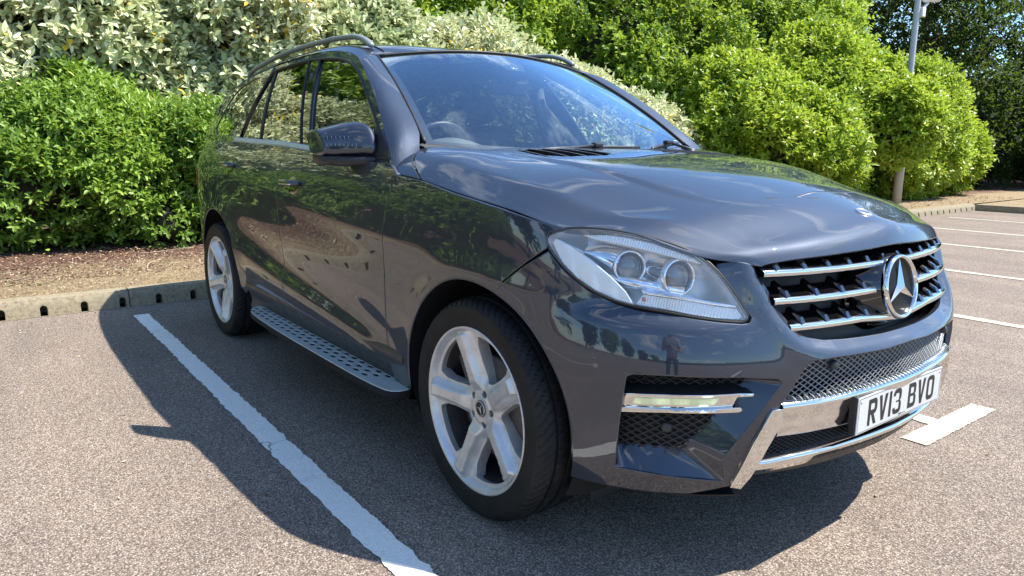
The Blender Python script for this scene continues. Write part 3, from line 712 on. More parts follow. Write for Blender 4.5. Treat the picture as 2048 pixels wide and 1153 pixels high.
rd+=[(-s_of_x(-2.30),.438),(-s_of_x(-2.36),.50)]+[(s_+.030*0,z_) for s_,z_ in arc_s(RA[0],RA[1],.475,16,66,22)]+[(-s_of_x(-2.745),.90),(-s_of_x(-2.77),.98),(-s_of_x(-2.77),1.06),(-s_of_x(-2.745),1.13),(-s_of_x(-2.70),bz(-2.7))]
rd+=[(-s_of_x(x),bz(x)) for x in np.linspace(-2.65,-1.68,22)]
sd('rear_door',rd,step=.018)
# rear quarter with the wheel arch, round to the tail
q_=[(-s_of_x(-2.303),.434),(-s_of_x(-2.363),.498)]+arc_s(RA[0],RA[1],.4705,16,66,22)+[(-s_of_x(-2.750),.90),(-s_of_x(-2.775),.98),(-s_of_x(-2.775),1.06),(-s_of_x(-2.75),1.13),(-s_of_x(-2.705),bz(-2.7))]
q_+=[(-s_of_x(x),bz(x)) for x in np.linspace(-2.8,-3.5,14)]+[(-PL[-1]+.42,1.25),(-PL[-1]+.42,.40),(-s_of_x(-3.42),.33)]+arc_s(*RA,188,0,60)[0:]+[(-s_of_x(-2.40),.36)]
sd('rear_quarter',q_,step=.022)
patch('tailgate',SF,[(-PL[-1]+.415,.66),(-PL[-1]+.415,1.25),(-PL[-1]+.001,1.25),(-PL[-1]+.001,.66)],['car_paint'],car,step=.03)
patch('tailgate',lambda q:S(q)*[1,-1,1],[(-PL[-1]+.415,.66),(-PL[-1]+.415,1.25),(-PL[-1]+.001,1.25),(-PL[-1]+.001,.66)],['car_paint'],car,step=.03)
rbm=patch('rear_bumper',SF,[(-PL[-1]+.415,.33),(-PL[-1]+.415,.655),(-PL[-1]+.001,.655),(-PL[-1]+.001,.33)],['car_paint'],car,step=.03); mirx(rbm)
o=strip('tail_lamp',S,[(-s_of_x(-3.40),1.06),(-s_of_x(-3.46),.93),(-PL[-1]+.5,.90),(-PL[-1]+.30,.93),(-PL[-1]+.30,1.12),(-PL[-1]+.5,1.14)],-.004,.004,'tail_red',car); side.append(o)
# sill and running board
sill=MB(); xs=np.linspace(-2.36,-.46,60); P=[]
for x in xs:
    y=-(.962); k=sstep(-2.36,-2.2,x)*(1-sstep(-.62,-.46,x))
    P.append([(x,-.945,.455),(x,-.957,.430),(x,-.955,.405),(x,-.935,.365),(x,-.925,.330),(x,-.935,.290),(x,-.930,.265),(x,-.86,.245),(x,-.5,.24)])
sill.grid(P); side.append(sill.obj('sill_trim',['grey_plastic'],car))
rb=empty('running_board',parent=car)
def rbz(p): return np.stack([p[:,0],p[:,1],.318+0*p[:,0]],1)
RBo=[(-2.20,-.905),(-.50,-.905),(-.425,-.935),(-.435,-1.005),(-.50,-1.03),(-.75,-1.043),(-1.6,-1.048),(-1.98,-1.035),(-2.12,-1.015),(-2.20,-.965)]
holes=[]
for r,(yy,x0) in enumerate(((-.938,-2.10),(-.970,-2.14),(-1.002,-2.10))):
    x=x0
    while x<(-.58,-.60,-.66)[r]:
        t=np.linspace(0,2*np.pi,11)[:-1]; holes.append(np.stack([x+.023*np.cos(t),yy+.0105*np.sin(t)],1)); x+=.078
CENb=CEN.copy()
V,Fc=patch_data(rbz,resample(RBo,.03,True,1),holes=holes,step=.03,flange=.0012)
V[:,2]=np.where(V[:,2]>.318,.636-V[:,2],V[:,2])
mb=MB(); mb.add(V,Fc); mb.obj('step_plate',['satin_aluminium'],rb)
mb=MB(); L2=resample(RBo,.03,True,1); C2=L2.mean(0); 
P=[np.stack([C2[0]+(L2[:,0]-C2[0])*kx,C2[1]+(L2[:,1]-C2[1])*ky,0*L2[:,0]+z],1) for kx,ky,z in ((1.0,.99,.3125),(1.001,1.02,.310),(1.002,1.06,.303),(1.0,1.02,.288),(.98,.6,.276),(.9,.1,.276))]; mb.grid(P,wrap=True)
P2=np.stack([np.stack([C2[0]+(L2[:,0]-C2[0])*k,C2[1]+(L2[:,1]-C2[1])*k,0*L2[:,0]+.3163],1) for k in (.985,.02)]); mb.grid(P2,wrap=True); mb.obj('step_core',['wheel_well'],rb)
side.append(rb)
# door handles
for hx,hz in ((-1.505,1.036),(-2.545,1.098)):
    h=empty('door_handle',parent=car)
    c=np.array([(-s_of_x(hx+.035),hz)]); p=S(c)[0]
    mb=MB(); th=np.linspace(0,2*np.pi,40,endpoint=False); 
    mb.grid([[S_off([(-s_of_x(hx+.015+r*.078*math.cos(t)),hz-.004+r*.042*math.sin(t))],dd)[0] for t in th] for r,dd in ((0,.0015),(.5,.0013),(.97,.0012),(1.0,-.001))],wrap=True); mb.obj('handle_cup',['gloss_black'],h)
    P=np.array([S_off([(-s_of_x(x),hz+.004)],d)[0] for x,d in zip(np.linspace(hx-.115,hx+.10,16),[.001,.014,.026,.032,.034,.035,.035,.035,.035,.035,.034,.033,.031,.026,.016,.002])]); mb=MB(); mb.tube(P,[.008,.012,.014,.0145]+[.0145]*9+[.013,.011,.007],12,flat=1.05); mb.obj('grip',['car_paint'],h)
    P2=P[2:-2]+[0,-.0015,-.004]; mb=MB(); mb.tube(P2,.0135,8,flat=.5); mb.obj('grip_strip',['chrome'],h)
    side.append(h)
# wheel wells
def well(cx,cz,r,y0=.952,y1=.58):
    mb=MB(); t=np.radians(np.linspace(-28,208,48)); A=S_off([(-s_of_x(cx+(r+.004)*math.cos(a)),max(.22,cz+(r+.004)*math.sin(a))) for a in t],-.012); P=[[(A[i,0],A[i,1],cz+(r+.004)*math.sin(a)) for i,a in enumerate(t)],[(cx+(r+.014)*math.cos(a),A[i,1]+.05,cz+(r+.014)*math.sin(a)) for i,a in enumerate(t)],[(cx+(r+.02)*math.cos(a),-y1,cz+(r+.02)*math.sin(a)) for a in t]]; mb.grid(P)
    mb.grid([[(cx+rr*math.cos(a),-y1,cz+rr*math.sin(a)) for a in t] for rr in (r+.02,.02)]); return mb.obj('wheel_arch_liner',['wheel_well'],car)
side.append(well(*FA)); side.append(well(*RA))
# lips of the arches
for (cx,cz,r),a0,a1 in ((FA,-8,188),(RA,-2,188)):
    mb=MB(); P=[S_off([q],-.004)[0] for q in arc_s(cx,cz,r-.001,a0,a1,60)]; mb.tube(P,.005,6); side.append(mb.obj('arch_lip',['car_paint'],car))
# --- greenhouse
Gf=lambda q:G(q)*[1,-1,1]
DLO=[(-2.60,1.262),(-2.565,1.330),(-2.455,1.540),(-2.395,1.628),(-2.33,1.637),(-1.99,1.650),(-1.85,1.648),(-1.71,1.641),(-1.542,1.628),(-1.42,1.615),(-1.324,1.594),(-1.245,1.570),(-1.172,1.540),(-1.10,1.503),(-1.033,1.460),(-.869,1.355),(-.741,1.262),(-.655,1.185)]+[(x,bz(x)+.018) for x in np.linspace(-.80,-2.5,12)]
RQ=[(-2.74,1.275),(-2.62,1.50),(-2.545,1.618),(-2.75,1.613),(-2.95,1.590),(-3.10,1.552),(-3.22,1.47),(-3.38,1.285)]
FRM=[(-.545,1.125),(-.60,1.195),(-.714,1.283),(-.83,1.377),(-.973,1.476),(-1.06,1.530),(-1.14,1.572),(-1.20,1.598),(-1.27,1.618),(-1.36,1.639),(-1.45,1.654),(-1.672,1.674),(-2.037,1.684),(-2.389,1.668),(-2.9,1.627),(-3.3,1.555),(-3.62,1.465),(-3.80,1.25)]
fr=FRM+[(x,bz(x)-.004) for x in np.linspace(-3.5,-.62,24)]
side.append(patch('window_frame',Gf,fr,['car_paint'],car,holes=[resample(DLO,.03,True,1),resample(RQ,.03,True,1)],step=.025,flange=.018))
dl=resample(DLO,.03,True,1); rqq=resample(RQ,.03,True,1)
def seal(poly,name,r,off):
    P=Gf(resample(poly,.02)); n=fnorm(Gf,resample(poly,.02)); n*=np.sign(n[:,1:2])*-1; mb=MB(); mb.tube(P+n*off,r,6,closed=True); return mb.obj(name,['seal_rubber'],car)
side.append(seal(dl,'window_seal',.0075,-.002)); side.append(seal(rqq,'window_seal',.003,-.003))
def gpatch(name,poly,mat,off,fl=0,step=.04): 
    o=patch(name,Gf,poly,[mat],car,step=step,off=off,flange=fl,inset=.004); side.append(o); return o
gpatch('front_side_window',[(-1.716,1.641),(-1.465,bz(-1.43)+.014),(-.62,1.170),(-.655,1.195),(-.869,1.358),(-1.033,1.463),(-1.172,1.543),(-1.324,1.598),(-1.542,1.632)],'side_glass',-.008)
gpatch('rear_side_window',[(-2.35,1.637),(-2.192,bz(-2.19)+.014),(-1.535,bz(-1.535)+.014),(-1.84,1.649),(-1.99,1.650)],'privacy_glass',-.007)
gpatch('rear_side_window',[(-2.36,1.636),(-2.205,bz(-2.2)+.014),(-2.60,1.258),(-2.565,1.330),(-2.455,1.540),(-2.395,1.628)],'privacy_glass',-.007)
gpatch('rear_quarter_window',RQ,'privacy_glass',-.004)
gpatch('door_pillar_trim',[(-1.855,1.652),(-1.700,1.645),(-1.425,bz(-1.43)+.012),(-1.550,bz(-1.53)+.012)],'gloss_black',-.001,.008)
for l_ in (((-1.855,1.650),(-1.550,bz(-1.53)+.012)),((-1.708,1.642),(-1.432,bz(-1.43)+.012))):
    A_,B_=np.array(l_); P=Gf(np.array([A_+(B_-A_)*t for t in np.linspace(0,1,16)])); mb=MB(); mb.tube(P,.0065,6); side.append(mb.obj('glass_channel',['seal_rubber'],car))
gpatch('window_divider',[(-2.375,1.640),(-2.342,1.641),(-2.178,bz(-2.19)+.01),(-2.208,bz(-2.2)+.01)],'seal_rubber',-.001,.008)
gpatch('rear_pillar_trim',[(-2.455,1.655),(-2.400,1.655),(-2.585,1.260),(-2.685,1.240)],'gloss_black',.004,.012)
gpatch('mirror_triangle',[(-.655,1.19),(-.741,1.268),(-.80,1.312),(-.845,bz(-.84)+.012),(-.62,1.158)],'black_plastic',.001,.01)
xs=np.linspace(-2.66,-.93,60); P=[]
for x in xs:
    z=bz(x); y=Gy(x,z)+.008; P.append([(x,-(y-.012),z+.024),(x,-(y-.003),z+.022),(x,-(y+.003),z+.010),(x,-(y+.006),z+.000),(x,-(y+.001),z-.006),(x,-(y-.02),z-.008)])
mb=MB(); mb.grid(P); side.append(mb.obj('waistline_strip',['satin_aluminium'],car))
# --- windscreen
def Wf(q):
    q=np.atleast_2d(q); a=q[:,0]; b=q[:,1]
    bx=-.475-.122*a*a; tx=-1.160-.078*a*a; yb=.758; yt=.627; zb=1.193+.037*a*a; zt=1.669-.051*a*a
    x=bx+(tx-bx)*b; y=a*(yb+(yt-yb)*b); z=zb+(zt-zb)*b; u=4*b*(1-b)*.022
    return np.stack([x+u*.55,y,z+u*.83],1)
ws=patch('windscreen',Wf,[(-1,0),(1,0),(1,1),(-1,1)],['windscreen_glass'],car,step=.04,scale=(.7,.75),flange=0,off=-.004)
mb=MB(); loop=[(a,0) for a in np.linspace(-1,1,30)]+[(1,b) for b in np.linspace(.05,.95,20)]+[(a,1) for a in np.linspace(1,-1,30)]+[(-1,b) for b in np.linspace(.95,.05,20)]
def ring(k0,k1,off):
    A=np.array(loop); f=lambda k:np.stack([A[:,0]*(1-k),.5+(A[:,1]-.5)*(1-k*1.3)],1)
    P0=Wf(f(k0));P1=Wf(f(k1)); mb.grid(np.stack([P0,P1])+np.array([.5,0,.8])*off,wrap=True)
ring(-.012,.045,-.0065)
mb.obj('windscreen_surround',['seal_rubber'],ws)
mb=MB(); P=Wf([(a,1.004) for a in np.linspace(-1,1,40)]); mb.tube(P,.006,6); 
for m in (-1,1): mb.tube(Wf([(m*1.006,b) for b in np.linspace(0,1,30)]),.007,6)
mb.obj('windscreen_seal',['seal_rubber'],ws)
# --- windscreen pillars
r0=Hd([(0.0,-.835),(0.0,-.875),(0.0,-.92),(0.0,-.965),(0.0,-1.0)])
inn=[(0,0),(.10,.66*0)]; rows=[r0]
out_=[(-.605,-.909,1.190),(-.714,-.875,1.280),(-.83,-.842,1.372),(-.973,-.801,1.470),(-1.14,-.757,1.568),(-1.205,-.738,1.597)]
for (b_,o_) in zip((.12,.30,.48,.69,.92,1.0),out_):
    i_=Wf([(-1.008,b_)])[0]+[.0,0,.002]; o_=np.array(o_); mid=(i_+o_)/2; nn=np.array([.30,-.88,.36]); nn/=np.linalg.norm(nn); d=np.linalg.norm(o_-i_)
    rows.append([i_,i_*.75+o_*.25+nn*d*.12,mid+nn*d*.15,i_*.25+o_*.75+nn*d*.10,o_])
mb=MB(); P=loft(rows,50,20); mb.grid(P); mb.grid(np.stack([P[:,0],P[:,0]-[.0,.0,.02]],1)); mb.grid(np.stack([P[:,-1],P[:,-1]+[.0,.012,-.01]],1)); side.append(mb.obj('windscreen_pillar',['car_paint'],car))
# sail panel behind the bonnet shut line
side.append(patch('scuttle_panel',Hs,[(-.012,-.83),(.0,-.845),(.030,-.893),(.079,-.945),(.147,-.999),(.0,-.9995),(-.012,-.9995)],['car_paint'],car,step=.02,scale=HS,flange=.012))
# --- roof
rr=[]
xs_=[-1.16,-1.45,-1.9,-2.4,-2.9,-3.3,-3.62]
ZC=[1.672,1.712,1.735,1.730,1.698,1.650,1.585]; ZE=[1.640,1.688,1.715,1.708,1.674,1.620,1.550]
SE=[(-1.205,.738,1.597),(-1.45,.702,1.655),(-1.9,.690,1.682),(-2.4,.696,1.668),(-2.9,None,1.627),(-3.3,None,1.555),(-3.62,None,1.465)]
for i,x in enumerate(xs_):
    sx,sy,sz=SE[i]; sy=sy or float(Gy(np.array(sx),np.array(sz)))
    if i==0: rr.append([Wf([(0,1.012)])[0]+[0,0,.004],Wf([(-.35,1.012)])[0]+[0,0,.004],Wf([(-.7,1.012)])[0]+[0,0,.004],Wf([(-.98,1.012)])[0]+[0,0,.004],(-1.222,-.690,1.612),(sx,-sy,sz)])
    else: rr.append([(x,0,ZC[i]),(x,-.25,ZC[i]-.004),(x,-.45,ZC[i]-.35*(ZC[i]-ZE[i])),(x,-sy+.085,ZE[i]),(x+(sx-x)*.5,-sy+.030,ZE[i]*.45+sz*.55+.004),(sx,-sy,sz)])
P=loft(rr,80,44); mb=MB(); mb.grid(P); mb.grid(P*[1,-1,1],flip=True); mb.obj('roof',['car_paint'],car)
# ditch line beside the roof panel and the rear window
mb=MB(); mb.grid(loft([[(-3.62,0,1.583),(-3.62,-.35,1.572),(-3.62,-.62,1.53)],[(-3.80,0,1.40),(-3.80,-.38,1.39),(-3.76,-.68,1.36)],[(-3.90,0,1.24),(-3.88,-.42,1.24),(-3.80,-.76,1.235)]],12,12)); side.append(mb.obj('rear_window',['gloss_black'],car))
mb=MB(); t=np.linspace(0,1,30); P=np.array([P_ for P_ in loft(rr,80,44)[2:70,24]])+[0,0,.0012]; mb.tube(P,.0042,6); side.append(mb.obj('roof_moulding',['seal_rubber'],car))
speck('rail_grey',(.26,.29,.28),.42,.3,amp=.08,scale=60)
rail=[(-1.31,-.622,1.670),(-1.36,-.618,1.694),(-1.42,-.614,1.715),(-1.50,-.611,1.732),(-1.60,-.608,1.742),(-1.80,-.606,1.752),(-2.1,-.606,1.755),(-2.4,-.606,1.751),(-2.7,-.606,1.735),(-2.9,-.61,1.714),(-3.05,-.615,1.695),(-3.14,-.618,1.662)]
f=nspline(np.arange(12),np.array(rail)); P=f(np.linspace(0,11,70)); mb=MB(); mb.tube(P,np.interp(np.linspace(0,1,70),[0,.03,.12,.88,.97,1],[.011,.018,.016,.016,.018,.011]),12,flat=.8); side.append(mb.obj('roof_rail',['rail_grey'],car))
# --- door mirror
def super_sec(y,x0,x1,z0,z1,n=32,e=3.0):
    t=np.linspace(0,2*np.pi,n,endpoint=False); c,s=np.cos(t),np.sin(t); X=np.sign(c)*abs(c)**(2/e); Z=np.sign(s)*abs(s)**(2/e)
    cx=(x0+x1)/2; xx=cx+X*(x1-x0)/2; 
    return np.stack([xx,0*t-y,(z0+z1)/2+Z*(z1-z0)/2],1)
mir=empty('door_mirror',parent=car)
ms=[(.872,-.86,-.80,1.200,1.240),(.876,-.865,-.765,1.188,1.262),(.886,-.868,-.735,1.184,1.284),(.905,-.870,-.712,1.176,1.300),(.94,-.872,-.700,1.176,1.309),(.99,-.874,-.702,1.176,1.306),(1.04,-.875,-.712,1.176,1.296),(1.085,-.876,-.727,1.176,1.285),(1.115,-.876,-.735,1.176,1.280),(1.128,-.876,-.745,1.177,1.275),(1.133,-.874,-.760,1.182,1.267)]
P=nspline([m_[0] for m_ in ms],np.array([super_sec(*m_).ravel() for m_ in ms]))(np.r_[np.linspace(.872,.905,10),np.linspace(.92,1.11,20),np.linspace(1.117,1.133,8)]).reshape(38,32,3)
mb=MB(); mb.grid(P,wrap=True); mb.add(np.vstack([P[0]]),[tuple(range(32))]); mb.add(P[-1],[tuple(range(32))[::-1]]); mb.obj('mirror_shell',['car_paint'],mir)
mb=MB()
def frontx(y,z):
    k=np.array(ms); x0=np.interp(y,k[:,0],k[:,1]);x1=np.interp(y,k[:,0],k[:,2]);z0=np.interp(y,k[:,0],k[:,3]);z1=np.interp(y,k[:,0],k[:,4])
    Z=np.clip(2*(z-z0)/(z1-z0)-1,-.99,.99); return (x0+x1)/2+(x1-x0)/2*(1-abs(Z)**3.0)**(1/3.0)
for zc,y1 in ((1.247,.99),(1.2185,.965)):
    ys=np.linspace(y1,1.118,26); h=np.interp(ys,[y1,y1+.03,1.2],[.0005,.0030,.0040])
    mb.grid(np.stack([[(frontx(y,zc+k)+.0012,-y,zc+k) for y,k in zip(ys,h)],[(frontx(y,zc-k)+.0012,-y,zc-k) for y,k in zip(ys,h)]]))
    for y in np.arange(y1+.03,1.118,.0165): mb.box((frontx(y,zc)+.0012,-y,zc),(.003,.0012,.010),mat=1)
mb.obj('indicator_slots',['gloss_black','trim_silver'],mir)
mb=MB(); ms2=[(.900,-.865,-.722,1.150,1.177),(.93,-.868,-.706,1.143,1.177),(1.0,-.87,-.706,1.136,1.177),(1.06,-.87,-.720,1.135,1.177),(1.10,-.87,-.745,1.139,1.177),(1.122,-.865,-.775,1.147,1.177),(1.13,-.86,-.82,1.170,1.180)]
P=nspline([m_[0] for m_ in ms2],np.array([super_sec(*m_,e=3.5).ravel() for m_ in ms2]))(np.linspace(.9,1.13,26)).reshape(26,32,3); mb.grid(P,wrap=True); mb.add(P[0],[tuple(range(32))]); mb.add(P[-1],[tuple(range(32))[::-1]]); 
ar=np.array([(-.775,-1.0,1.166),(-.765,-.95,1.166),(-.755,-.905,1.166),(-.735,-.875,1.160),(-.71,-.86,1.150)]); mb.tube(ar,[.022,.024,.024,.024,.028],12,flat=.75)
mb.tube([(-.735,-.885,1.165),(-.715,-.885,1.140),(-.70,-.885,1.118)],[.026,.022,.024],12); mb.obj('mirror_foot',['black_plastic'],mir)
mb=MB(); P=super_sec(.99,-.8765,-.8765,1.19,1.295); mb.box((-.8775,-1.0,1.236),(.003,.17,.075),bev=.001); mb.obj('mirror_glass',['lamp_chrome'],mir)
for ch in mir.children:   # the housing sweeps back from the door
    n=len(ch.data.vertices); co=np.empty(n*3); ch.data.vertices.foreach_get('co',co); co=co.reshape(-1,3); co[:,0]-=.42*np.maximum(co[:,2]-1.180,0)*(1 if 'glass' not in ch.name else .3); dy=np.minimum(co[:,1]+.88,0); co[:,0]+=.66*dy; co[:,1]=np.minimum(co[:,1],-.88)*0+np.where(co[:,1]<-.88,-.88+dy*.665,co[:,1]); ch.data.vertices.foreach_set('co',co.ravel()); ch.data.update()
side.append(mir)
# --- headlight
hl=empty('headlight',parent=car)
HLi=HLr
lens=patch('lamp_cover',SF,HLi,['lamp_lens'],hl,step=.02,off=-.001,flange=.006)
# dark gasket round the lamp and housing walls
O_=resample(HLi,.012); A=S_off(O_,-.004); 
def grow(P,d):
    if area(P)<0: P=P[::-1]
    n=np.roll(P,-1,0)-np.roll(P,1,0); n=np.stack([n[:,1],-n[:,0]],1); n/=np.linalg.norm(n,axis=1)[:,None]; return P+n*d
mb=MB(); L0=grow(O_,.0065);L1=grow(O_,-.0005); mb.grid(np.stack([S_off(L0,-.006),S_off(L0,-.0035),S_off(L1,-.0015),S_off(L1,-.020)]),wrap=True); mb.obj('lamp_gasket',['seal_rubber'],hl)
Li=grow(O_,-.004); mb=MB(); cc_=Li.mean(0)
def shr(k,d): return S_off(cc_+(Li-cc_)*k,d)
mb.grid(np.stack([S_off(Li,-.006),S_off(Li,-.020),shr(.97,-.026),shr(.93,-.040),shr(.86,-.066),shr(.6,-.082),shr(.05,-.082)]),wrap=True); mb.obj('lamp_housing',['lamp_bezel'],hl)
# frosted reflector along the outer edge
fr_=[(-1.188,.950),(-1.176,.930),(-1.145,.892),(-1.100,.858),(-1.044,.828),(-.978,.806),(-.930,.797),(-.955,.830),(-1.000,.868),(-1.060,.908),(-1.130,.944),(-1.178,.962)]
patch('side_reflector',SF,fr_,['lamp_frost'],hl,step=.02,off=-.009,flange=.02)
# ribbed strip on top, ledge and indicator strip at the bottom
patch('upper_ribbed_strip',SF,[(-1.12,.984),(-1.03,.984),(-.962,.977),(-.89,.965),(-.818,.947),(-.765,.929),(-.742,.914),(-.80,.925),(-.89,.943),(-.98,.958),(-1.06,.968)],['lamp_ribbed'],hl,step=.02,off=-.016,flange=.03)
patch('indicator_strip',SF,[(-.925,.798),(-.90,.7965),(-.842,.791),(-.759,.780),(-.693,.773),(-.634,.770),(-.624,.776),(-.640,.797),(-.70,.803),(-.80,.817),(-.905,.826)],['lamp_ribbed'],hl,step=.02,off=-.014,flange=.02)
patch('chrome_ledge',SF,[(-.905,.828),(-.80,.819),(-.70,.805),(-.640,.799),(-.645,.805),(-.70,.812),(-.80,.826),(-.912,.838)],['lamp_chrome'],hl,step=.02,off=-.010,flange=.03)
mb=MB(); mb.box(S_off([(-.902,.813)],-.012)[0],(.012,.006,.012),bev=.002); mb.obj('indicator_bulb',['lamp_amber'],hl)
def basis(n):
    n=np.array(n,float); n/=np.linalg.norm(n); a=np.cross(n,[0,0,1]); a/=np.linalg.norm(a); return n,a,np.cross(a,n)
for (px_,py_,pz_),nn,R0 in (((.485,-.745,.888),(.88,-.42,.10),.046),((.598,-.672,.868),(.95,-.25,.08),.050)):
    n,a,b=basis(nn); c=np.array((px_,py_,pz_)); mb=MB()
    def rv(mb,pr,mat=0,n_=48): mb.grid([[c+n*h+(a*math.cos(t)+b*math.sin(t))*r for t in np.linspace(0,2*np.pi,n_,endpoint=False)] for r,h in pr],mat,wrap=True)
    rv(mb,[(R0*.84,-.004),(R0*.88,.006),(R0*.96,.010),(R0*1.04,.004),(R0*1.06,-.010),(R0*1.0,-.05)])
    rv(mb,[(0,.012),(R0*.3,.011),(R0*.55,.006),(R0*.74,-.004),(R0*.80,-.014)],1)
    rv(mb,[(R0*.78,-.006),(R0*.85,-.001),(R0*.84,-.014)],2); mb.obj('projector',['lamp_chrome','projector_glass','seal_rubber'],hl)
# reflector bodies behind the projectors
mb=MB()
mb.tube([(.36,-.79,.912),(.41,-.765,.905),(.455,-.742,.893)],[.026,.040,.046],20,caps=False); mb.tube([(.50,-.665,.872),(.54,-.664,.870),(.575,-.668,.868)],[.040,.045,.048],20,caps=False); mb.tube([(.40,-.81,.86),(.47,-.77,.85),(.62,-.67,.828)],.016,12)
mb.obj('reflector_body',['lamp_chrome'],hl)
side.append(hl)
# --- wheels
WR=.280
def make_wheel():
    w=empty('wheel',parent=car)
    # tyre: face outwards is -y here; y measured from the wheel centre plane
    prof=[(.262,-.108),(.270,-.120),(.281,-.1245),(.286,-.1265),(.300,-.131),(.318,-.1335),(.336,-.1325),(.340,-.1335),(.346,-.1310),(.352,-.1275)]
    tread=[(.358,-.121),(.3635,-.112),(.367,-.102),(.3695,-.090),(.3705,-.081),(.3615,-.079),(.3615,-.070),(.3715,-.068),(.3725,-.055),(.3725,-.035),(.3635,-.033),(.3635,-.022),(.3730,-.020),(.3730,0)]
    full=prof+tread; full=full+[(r,-h) for r,h in full[::-1][1:]]
    n=432; th=np.arange(n)*2*np.pi/n; P=[]
    for k,(r,h) in enumerate(full):
        rr_=np.full(n,r); ah=abs(h)
        if .026<ah<.128 and r>.35 and not .0685<ah<.0795:
            sh_=int(round(ah*180)); ph=(np.arange(n)+sh_)%(6 if ah>.08 else 9); rr_=np.where(ph==0,r-(.0038 if ah>.08 else .003),rr_)
        P.append(np.stack([rr_*np.cos(th),np.full(n,h),rr_*np.sin(th)],1))
    mb=MB(); mb.grid(P,wrap=True,smooth=False)
    # smooth side walls, faceted tread
    k=0; npf=len(full)-1
    for i in range(npf):
        sm=full[i][0]<.35 and full[i+1][0]<.35
        for j in range(n): mb.sm[i*n+j]=sm
    mb.obj('tyre',['tyre_rubber'],w)
    # rim barrel
    mb=MB(); mb.lathe([(.262,-.104),(.268,-.110),(.275,-.1195),(.2795,-.1235),(.2800,-.1265),(.2775,-.1280),(.2725,-.1265),(.2680,-.122),(.2640,-.115),(.2560,-.100),(.2535,-.078)],(0,0,0),n=96); mb.lathe([(.2535,-.078),(.2480,-.040),(.2440,.02),(.2440,.10)],(0,0,0),n=96,mat=1); mb.obj('rim',['wheel_silver','brake_steel'],w); rim=w
    # face with five spokes: a dished disc with five cut-outs
    def face(q):
        r=np.hypot(q[:,0],q[:,1]); a=np.arctan2(q[:,0],q[:,1])  # 0 = up
        k=np.round(a/(2*np.pi/5)); d=a-k*(2*np.pi/5); lat=np.abs(r*np.sin(d)); al=r*np.cos(d)
        base=np.interp(r,[0,.03,.045,.075,.11,.18,.235,.262,.27],[-.088,-.088,-.090,-.090,-.092,-.104,-.114,-.121,-.124])
        hw=np.interp(al,[.05,.10,.18,.25],[.030,.024,.020,.025])
        crown=.017*(1-sstep(-.0035,.0035,lat-hw))*sstep(.055,.10,al)*(1-sstep(.250,.258,r))
        sh=-.016*sstep(.0,.020,lat-hw)*sstep(.05,.10,al)
        hub=.004*(1-sstep(.050,.056,r))
        return np.stack([q[:,0],base-crown-sh-hub,q[:,1]],1)
    def hwid(r): return np.interp(r,[.07,.10,.16,.21,.245],[.052,.0485,.0445,.047,.064])
    hl_=[]
    for k in range(5):
        phi=(k+.5)*2*np.pi/5; L=[]
        rr_=np.linspace(.104,.243,14)
        for r in rr_: 
            w_=hwid(r); dl_=2*np.pi/10-math.asin(min(.99,w_/r)); L.append((r,-max(dl_,0)))
        pts=[(r,d) for r,d in L]+[(.2475,d) for d in np.linspace(L[-1][1]*.9,-L[-1][1]*.9,10)]+[(r,-d) for r,d in L[::-1]]
        if L[0][1]<-1e-3: pts+=[(.0975,-L[0][1]*.4),(.0975,L[0][1]*.4)]
        P=np.array([(r*math.sin(phi+d),r*math.cos(phi+d)) for r,d in pts]); hl_.append(resample(P,.01,True,1))
    # lug holes
    for k in range(5):
        a=(k+.5)*2*np.pi/5+.0; t=np.linspace(0,2*np.pi,17)[:-1]; hl_.append(np.stack([.056*math.sin(a)+.0125*np.cos(t),.056*math.cos(a)+.0125*np.sin(t)],1))
    t=np.linspace(0,2*np.pi,120,endpoint=False); 
    O=np.stack([.263*np.cos(t),.263*np.sin(t)],1)
    global CEN; keep=CEN.copy(); CEN=np.array([0,5.,0])
    V,Fc=patch_data(face,O,holes=hl_,step=.0052,flange=.040,inset=.0022); CEN=keep
    mb=MB(); mb.add(V,Fc); mb.obj('spokes',['wheel_silver'],rim)
    for k in range(5):
        a=(k+.5)*2*np.pi/5; mb=MB(); mb.lathe([(0,-.089),(.0055,-.089),(.0075,-.0875),(.0085,-.083),(.0125,-.079)],(.056*math.sin(a),0,.056*math.cos(a)),n=6); mb.obj('wheel_bolt',['brake_steel'],rim)
    mb=MB(); mb.lathe([(0,-.0955),(.020,-.0955),(.0275,-.095),(.0285,-.093),(.029,-.088)],(0,0,0),n=48,mat=1); mb.lathe([(.0225,-.0962),(.0245,-.0975),(.0268,-.0965),(.027,-.095)],(0,0,0),n=48)
    for k in range(3):
        a=k*2*math.pi/3; V=[(math.sin(t)*r,h,math.cos(t)*r) for t,r,h in ((a,.0228,-.0965),(a-1.05,.0042,-.0962),(0,0,-.0985),(a+1.05,.0042,-.0962))]; mb.add(V,[(0,1,2),(0,2,3)],0,False)
    mb.obj('centre_cap',['trim_silver','black_plastic'],rim)
    mb=MB(); a=-2*np.pi*.21; mb.tube([(.238*math.sin(a),-.098,.238*math.cos(a)),(.222*math.sin(a),-.108,.222*math.cos(a))],.0045,8); mb.obj('valve',['seal_rubber'],rim)
    mb=MB(); mb.lathe([(.06,-.03),(.07,-.045),(.172,-.045),(.175,-.040),(.175,-.02),(.172,-.015),(.07,-.015)],(0,0,0),n=64); mb.obj('brake_disc',['brake_steel'],w)
    mb=MB(); mb.box((.13,-.03,.10),(.10,.07,.15),rot=Matrix.Rotation(-.6,3,'Y'),bev=.012); mb.obj('brake_caliper',['brake_steel'],w)
    mb=MB(); mb.lathe([(0,.0),(.24,.0)],(0,.02,0),n=48); mb.obj('back_plate',['wheel_well'],w)
    return w
w0=make_wheel()
